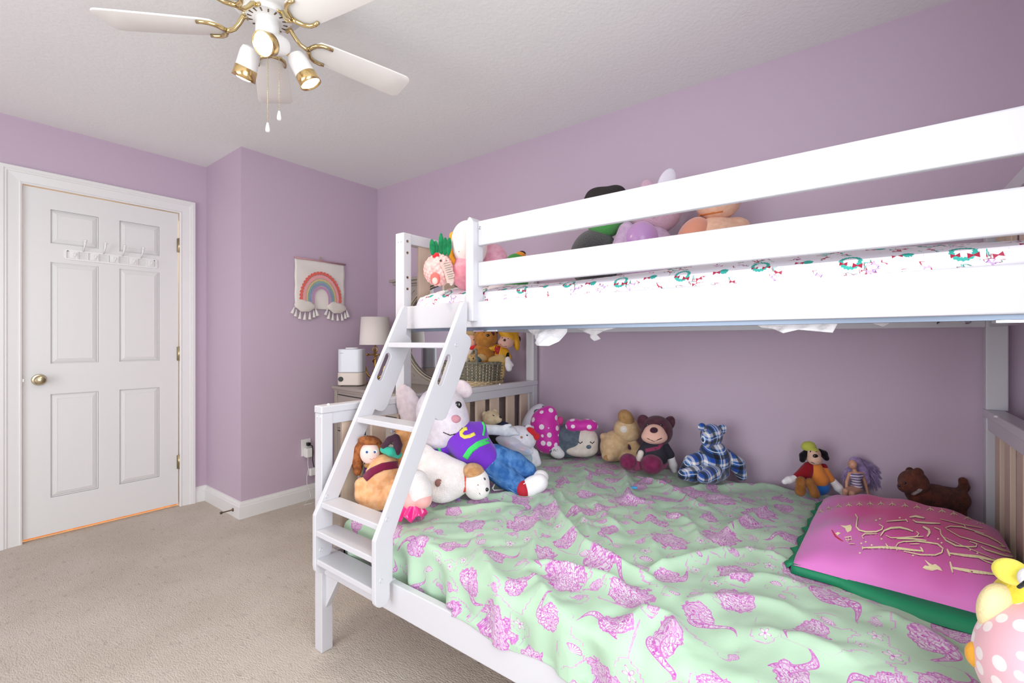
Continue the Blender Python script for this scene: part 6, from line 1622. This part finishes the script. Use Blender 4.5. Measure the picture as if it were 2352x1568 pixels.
# ================================================================== pillow with pink printed case and green back
PC = Vector((1.792, -0.098)); PA = math.radians(-3.0)
HL, HW = 0.345, 0.235           # half length (world x), half width (world y)
ca_, sa_ = math.cos(PA), math.sin(PA)
def pil_local(x, y):
    dx, dy = x-PC.x, y-PC.y
    return dx*ca_ + dy*sa_, -dx*sa_ + dy*ca_
def pil_world(a, b): return PC.x + a*ca_ - b*sa_, PC.y + a*sa_ + b*ca_
PZ0, PH = 0.552, 0.098
def pil_h(a, b):
    """half thickness at local (a, b)"""
    u, v = np.clip(np.abs(a)/HL, 0, 1), np.clip(np.abs(b)/HW, 0, 1)
    return PH*np.power(np.maximum((1-u**2.6)*(1-v**2.4), 0), 0.55)
def pil_top(x, y):
    a, b = pil_local(x, y)
    w = 0.004*np.sin(a*38 + b*11) * np.exp(-((b-0.15)/0.12)**2) + 0.003*np.sin(b*60+a*9)
    return PZ0 + pil_h(a, b) + w*np.clip(pil_h(a, b)/0.04, 0, 1)
def grid_sheet(fn, nu, nv, ins=1.0):
    A, B = np.meshgrid(np.linspace(-HL*ins, HL*ins, nu), np.linspace(-HW*ins, HW*ins, nv), indexing='ij')
    v = fn(A, B).reshape(-1, 3)
    idx = np.arange(nu*nv).reshape(nu, nv)
    f = np.stack([idx[:-1, :-1], idx[1:, :-1], idx[1:, 1:], idx[:-1, 1:]], -1).reshape(-1, 4)
    return v, f
pw = thing('pillow', 'plump pillow in a pink printed case with gold lettering and green back', 'pillow')
def pin(a, b):   # corners pulled in a little, sides wavy
    k = 1 - 0.05*np.abs(b/HW)**3*(1-np.abs(a/HL)**6) ; k2 = 1 - 0.06*np.abs(a/HL)**3*(1-np.abs(b/HW)**6)
    return a*k2*1.0 + 0.0*b, b*k
def topf(A, B):
    x, y = PC.x + A*ca_ - B*sa_, PC.y + A*sa_ + B*ca_
    return np.stack([x, y, pil_top(x, y)], -1)
m_pk = bpy.data.materials.new('pink_pillowcase'); m_pk.use_nodes = True; g = NT(m_pk)
sp = g.n('ShaderNodeSeparateXYZ', ins={0: g.obj()})
dx_ = g.m('DIVIDE', g.m('SUBTRACT', sp.outputs[0], PC.x+0.06), 0.40); dy_ = g.m('DIVIDE', g.m('SUBTRACT', sp.outputs[1], PC.y-0.03), 0.26)
rr2 = g.m('SQRT', g.m('ADD', g.m('MULTIPLY', dx_, dx_), g.m('MULTIPLY', dy_, dy_)))
rr2 = g.m('ADD', rr2, g.m('MULTIPLY', g.m('SUBTRACT', g.noise(g.obj(), 5.0, 2), 0.5), 0.4))
g.color(g.mix(g.step(rr2, 0.35, 1.05), (*lin('#cf1f7c'), 1), (*lin('#d273bd'), 1)))
g.b.inputs['Roughness'].default_value = 0.6; g.b.inputs['Sheen Weight'].default_value = 0.2; g.bump(g.noise(g.obj(), 35, 3), 0.15, 0.004)
m_gr = mat('green_pillow_back', '#0c8358', rough=0.65, bump=(30, 0.3, 0.005))
obj('case_front', grid_sheet(topf, 90, 60), m_pk, pw, True)
def botf(A, B):
    x, y = PC.x + A*ca_ - B*sa_, PC.y + A*sa_ + B*ca_
    a, b = A, B
    return np.stack([x, y, PZ0 - np.minimum(pil_h(a, b)*0.28, 0.020) - 0.0005], -1)
v, f = grid_sheet(botf, 60, 40)
obj('case_back', (v, f[:, ::-1]), m_gr, pw, True)
# green flange showing along the near side and the open ruffled edge
def flange(name, pts_in, pts_out, m):
    bm = bmesh.new()
    A = [bm.verts.new(p) for p in pts_in]; B = [bm.verts.new(p) for p in pts_out]
    for i in range(len(A)-1): bm.faces.new((A[i], A[i+1], B[i+1], B[i]))
    bmesh.ops.recalc_face_normals(bm, faces=bm.faces); bmesh.ops.solidify(bm, geom=bm.faces[:], thickness=0.002)
    return obj(name, bm, m, pw, True)
ii, oo = [], []
for i in range(41):
    a = -HL + 2*HL*i/40
    x, y = pil_world(a, HW*0.985); ii.append((x, y, PZ0+0.004))
    k = 0.010 + 0.012*abs(math.sin(i*0.55)) + 0.004*math.sin(i*1.7)
    x, y = pil_world(a, HW + k); oo.append((x, y, PZ0 - 0.012 + 0.006*math.sin(i*1.1)))
flange('ruffle', ii, oo, m_gr)
ii, oo = [], []
for i in range(31):
    b = HW - 2*HW*i/30
    x, y = pil_world(-HL*0.985, b); ii.append((x, y, PZ0 + 0.003))
    k = 0.006 + 0.050*math.sin(math.pi*max(0, min(1, (i-7)/24)))**0.8
    x, y = pil_world(-HL - k, b); oo.append((x, y, PZ0 - 0.022))
flange('side_flange', ii, oo, m_gr)
# printed lettering: ribbons laid on the pillow surface
def on_pillow(px, py):
    d = ray(px, py)
    ts = np.linspace(0.7, 2.2, 900)
    X, Y, Z = d.x*ts, d.y*ts, HCAM + d.z*ts
    a, b = pil_local(X, Y)
    h = np.where((np.abs(a) < HL) & (np.abs(b) < HW), pil_top(X, Y), -1)
    w = np.where(Z < h)[0]
    if not len(w): return None
    i = w[0]
    return Vector((X[i], Y[i], Z[i]))
m_let = mat('pale_gold_print', '#f0e6b4', rough=0.6); m_shadow = mat('plum_print', '#8a2766', rough=0.7)
def stroke(pts, w, m=m_let, lift=0.0016, name='lettering', taper=True):
    P2 = []
    for p, q in zip(pts, pts[1:]):
        n = max(2, int(math.hypot(q[0]-p[0], q[1]-p[1])/18))
        for i in range(n): P2.append((p[0]+(q[0]-p[0])*i/n, p[1]+(q[1]-p[1])*i/n))
    P2.append(pts[-1])
    bm = bmesh.new(); rows = []
    for i, p in enumerate(P2):
        q0, q1 = P2[max(i-1, 0)], P2[min(i+1, len(P2)-1)]
        dx, dy = q1[0]-q0[0], q1[1]-q0[1]; l = math.hypot(dx, dy) or 1
        ww = w*(0.55+0.45*math.sin(math.pi*min(1, max(0, i/(len(P2)-1))))) if taper else w
        row = []
        for s_ in (-0.5, 0.5):
            X = p[0] - dy/l*ww*s_; Y = p[1] + dx/l*ww*s_
            h = on_pillow(1820 + X/4.421, 1120 + Y/4.421)
            if h is None: row = None; break
            row.append(bm.verts.new(h + Vector((0, 0, lift))))
        rows.append(row)
    for A, B in zip(rows, rows[1:]):
        if A and B: bm.faces.new((A[0], A[1], B[1], B[0]))
    if not bm.faces: bm.free(); return None
    bmesh.ops.recalc_face_normals(bm, faces=bm.faces)
    for fc_ in bm.faces:
        if fc_.normal.z < 0: fc_.normal_flip()
    return obj(name, bm, m, pw)
ST = [([(1600, 755), (1612, 800), (1628, 868)], 16), ([(1612, 815), (1800, 850), (2070, 885)], 26), ([(1570, 625), (1585, 660), (1600, 700)], 16), ([(1590, 668), (1740, 690), (1890, 705), (2090, 752)], 22),
      ([(1880, 710), (1960, 750), (2060, 790)], 8), ([(1870, 700), (1980, 730), (2090, 752)], 10), ([(1540, 505), (1700, 580), (1900, 665), (2080, 735)], 5), ([(710, 598), (713, 632)], 10), ([(712, 615), (900, 608), (1050, 615), (1200, 635), (1330, 648)], 20),
      ([(1298, 605), (1315, 630), (1330, 660)], 14), ([(945, 568), (960, 590), (975, 606)], 9), ([(1065, 640), (1050, 600), (1075, 565), (1130, 550), (1260, 545), (1380, 560), (1475, 575), (1528, 620), (1518, 662), (1450, 688), (1300, 685), (1130, 648)], 12),
      ([(895, 492), (930, 440), (1000, 412), (1090, 406), (1170, 425), (1225, 447)], 16), ([(1258, 445), (1284, 470), (1268, 492), (1240, 500)], 9), ([(950, 487), (1000, 512), (1120, 510), (1260, 500), (1330, 498)], 10),
      ([(638, 270), (660, 305), (652, 360), (648, 400), (680, 435), (750, 452), (850, 450), (908, 428), (920, 398), (880, 374)], 12), ([(722, 525), (706, 495), (735, 472), (860, 470)], 9), ([(955, 345), (1060, 336), (1160, 330)], 9), ([(1150, 318), (1172, 352)], 9),
      ([(1190, 302), (1250, 292), (1340, 312)], 16), ([(1222, 330), (1258, 352), (1380, 362), (1500, 366)], 13), ([(1325, 398), (1385, 430), (1392, 462), (1368, 500)], 20), ([(1440, 405), (1500, 430), (1510, 480), (1560, 540), (1660, 592), (1790, 604), (1866, 603), (1874, 575), (1800, 550)], 12),
      ([(1060, 520), (1220, 522), (1362, 540)], 13), ([(1580, 432), (1552, 410), (1600, 394), (1720, 402), (1850, 440), (1945, 470)], 9), ([(1575, 428), (1700, 500), (1850, 540), (2000, 590), (2160, 655)], 8), ([(1850, 450), (1990, 500), (2090, 552), (2162, 606)], 10), ([(2110, 590), (2165, 606)], 12),
      ([(1915, 600), (1960, 632), (2150, 690), (2330, 722)], 13), ([(1500, 320), (1740, 378), (1930, 412)], 6), ([(1740, 372), (1760, 410)], 6), ([(1860, 545), (2040, 600), (2200, 655), (2340, 720)], 9), ([(1190, 575), (1290, 574)], 7),
      ([(530, 508), (600, 498)], 8), ([(536, 532), (600, 530)], 6), ([(540, 512), (560, 560)], 5), ([(568, 505), (572, 545)], 5), ([(596, 500), (606, 545)], 5), ([(570, 572), (632, 572)], 6)]
for pts, w in ST:
    stroke([(x+6, y+8) for x, y in pts], w*0.9, m_shadow, 0.0009, 'letter_shadow')
for pts, w in ST: stroke(pts, w*1.25)
def patch(poly, m=m_let, name='printed_bird'):
    bm = bmesh.new(); vs = []
    for X, Y in poly:
        h = on_pillow(1820 + X/4.421, 1120 + Y/4.421)
        if h is None: bm.free(); return
        vs.append(bm.verts.new(h + Vector((0, 0, 0.0020))))
    es = [bm.edges.new((vs[i], vs[(i+1) % len(vs)])) for i in range(len(vs))]
    bmesh.ops.triangle_fill(bm, edges=es); bmesh.ops.recalc_face_normals(bm, faces=bm.faces)
    for fc_ in bm.faces:
        if fc_.normal.z < 0: fc_.normal_flip()
    obj(name, bm, m, pw)
patch([(485, 388), (540, 392), (590, 380), (604, 405), (596, 440), (560, 460), (545, 440), (535, 415)])
patch([(1340, 733), (1380, 765), (1420, 790), (1450, 780), (1495, 810), (1524, 852), (1470, 836), (1420, 850), (1360, 838), (1322, 820), (1345, 795), (1390, 802)])
patch([(435, 470), (460, 455), (490, 465), (460, 490)])
for X, Y in ((850, 335), (890, 320), (1090, 310), (905, 525), (745, 555), (700, 570), (805, 588), (685, 668), (1225, 692), (1480, 525), (1515, 565), (1805, 637), (1878, 672)):
    patch([(X-13, Y), (X, Y-9), (X+13, Y), (X, Y+9)], m_let, 'printed_spark')
for k, (X, Y) in enumerate(((290, 240), (370, 207), (470, 186), (575, 176), (680, 166), (790, 160), (900, 160), (1015, 166), (1145, 180), (1265, 194), (1400, 215), (1520, 236), (1640, 262), (1780, 305), (1910, 352))):
    s_ = 1.0 + 0.02*k
    stroke([(X-4, Y-20*s_), (X+3, Y+18*s_)], 7*s_, m_let, 0.0018, 'border_print')
    stroke([(X-30*s_, Y+14*s_), (X-2, Y-4), (X+30*s_, Y+16*s_)], 8*s_, m_let, 0.0018, 'border_print')
stroke([(400, 432), (440, 500), (512, 548)], 14, mat('red_print', '#c42a3a', rough=0.6), 0.0018, 'printed_flourish')
seat(pw, (PC.x, PC.y, PZ0-0.02))
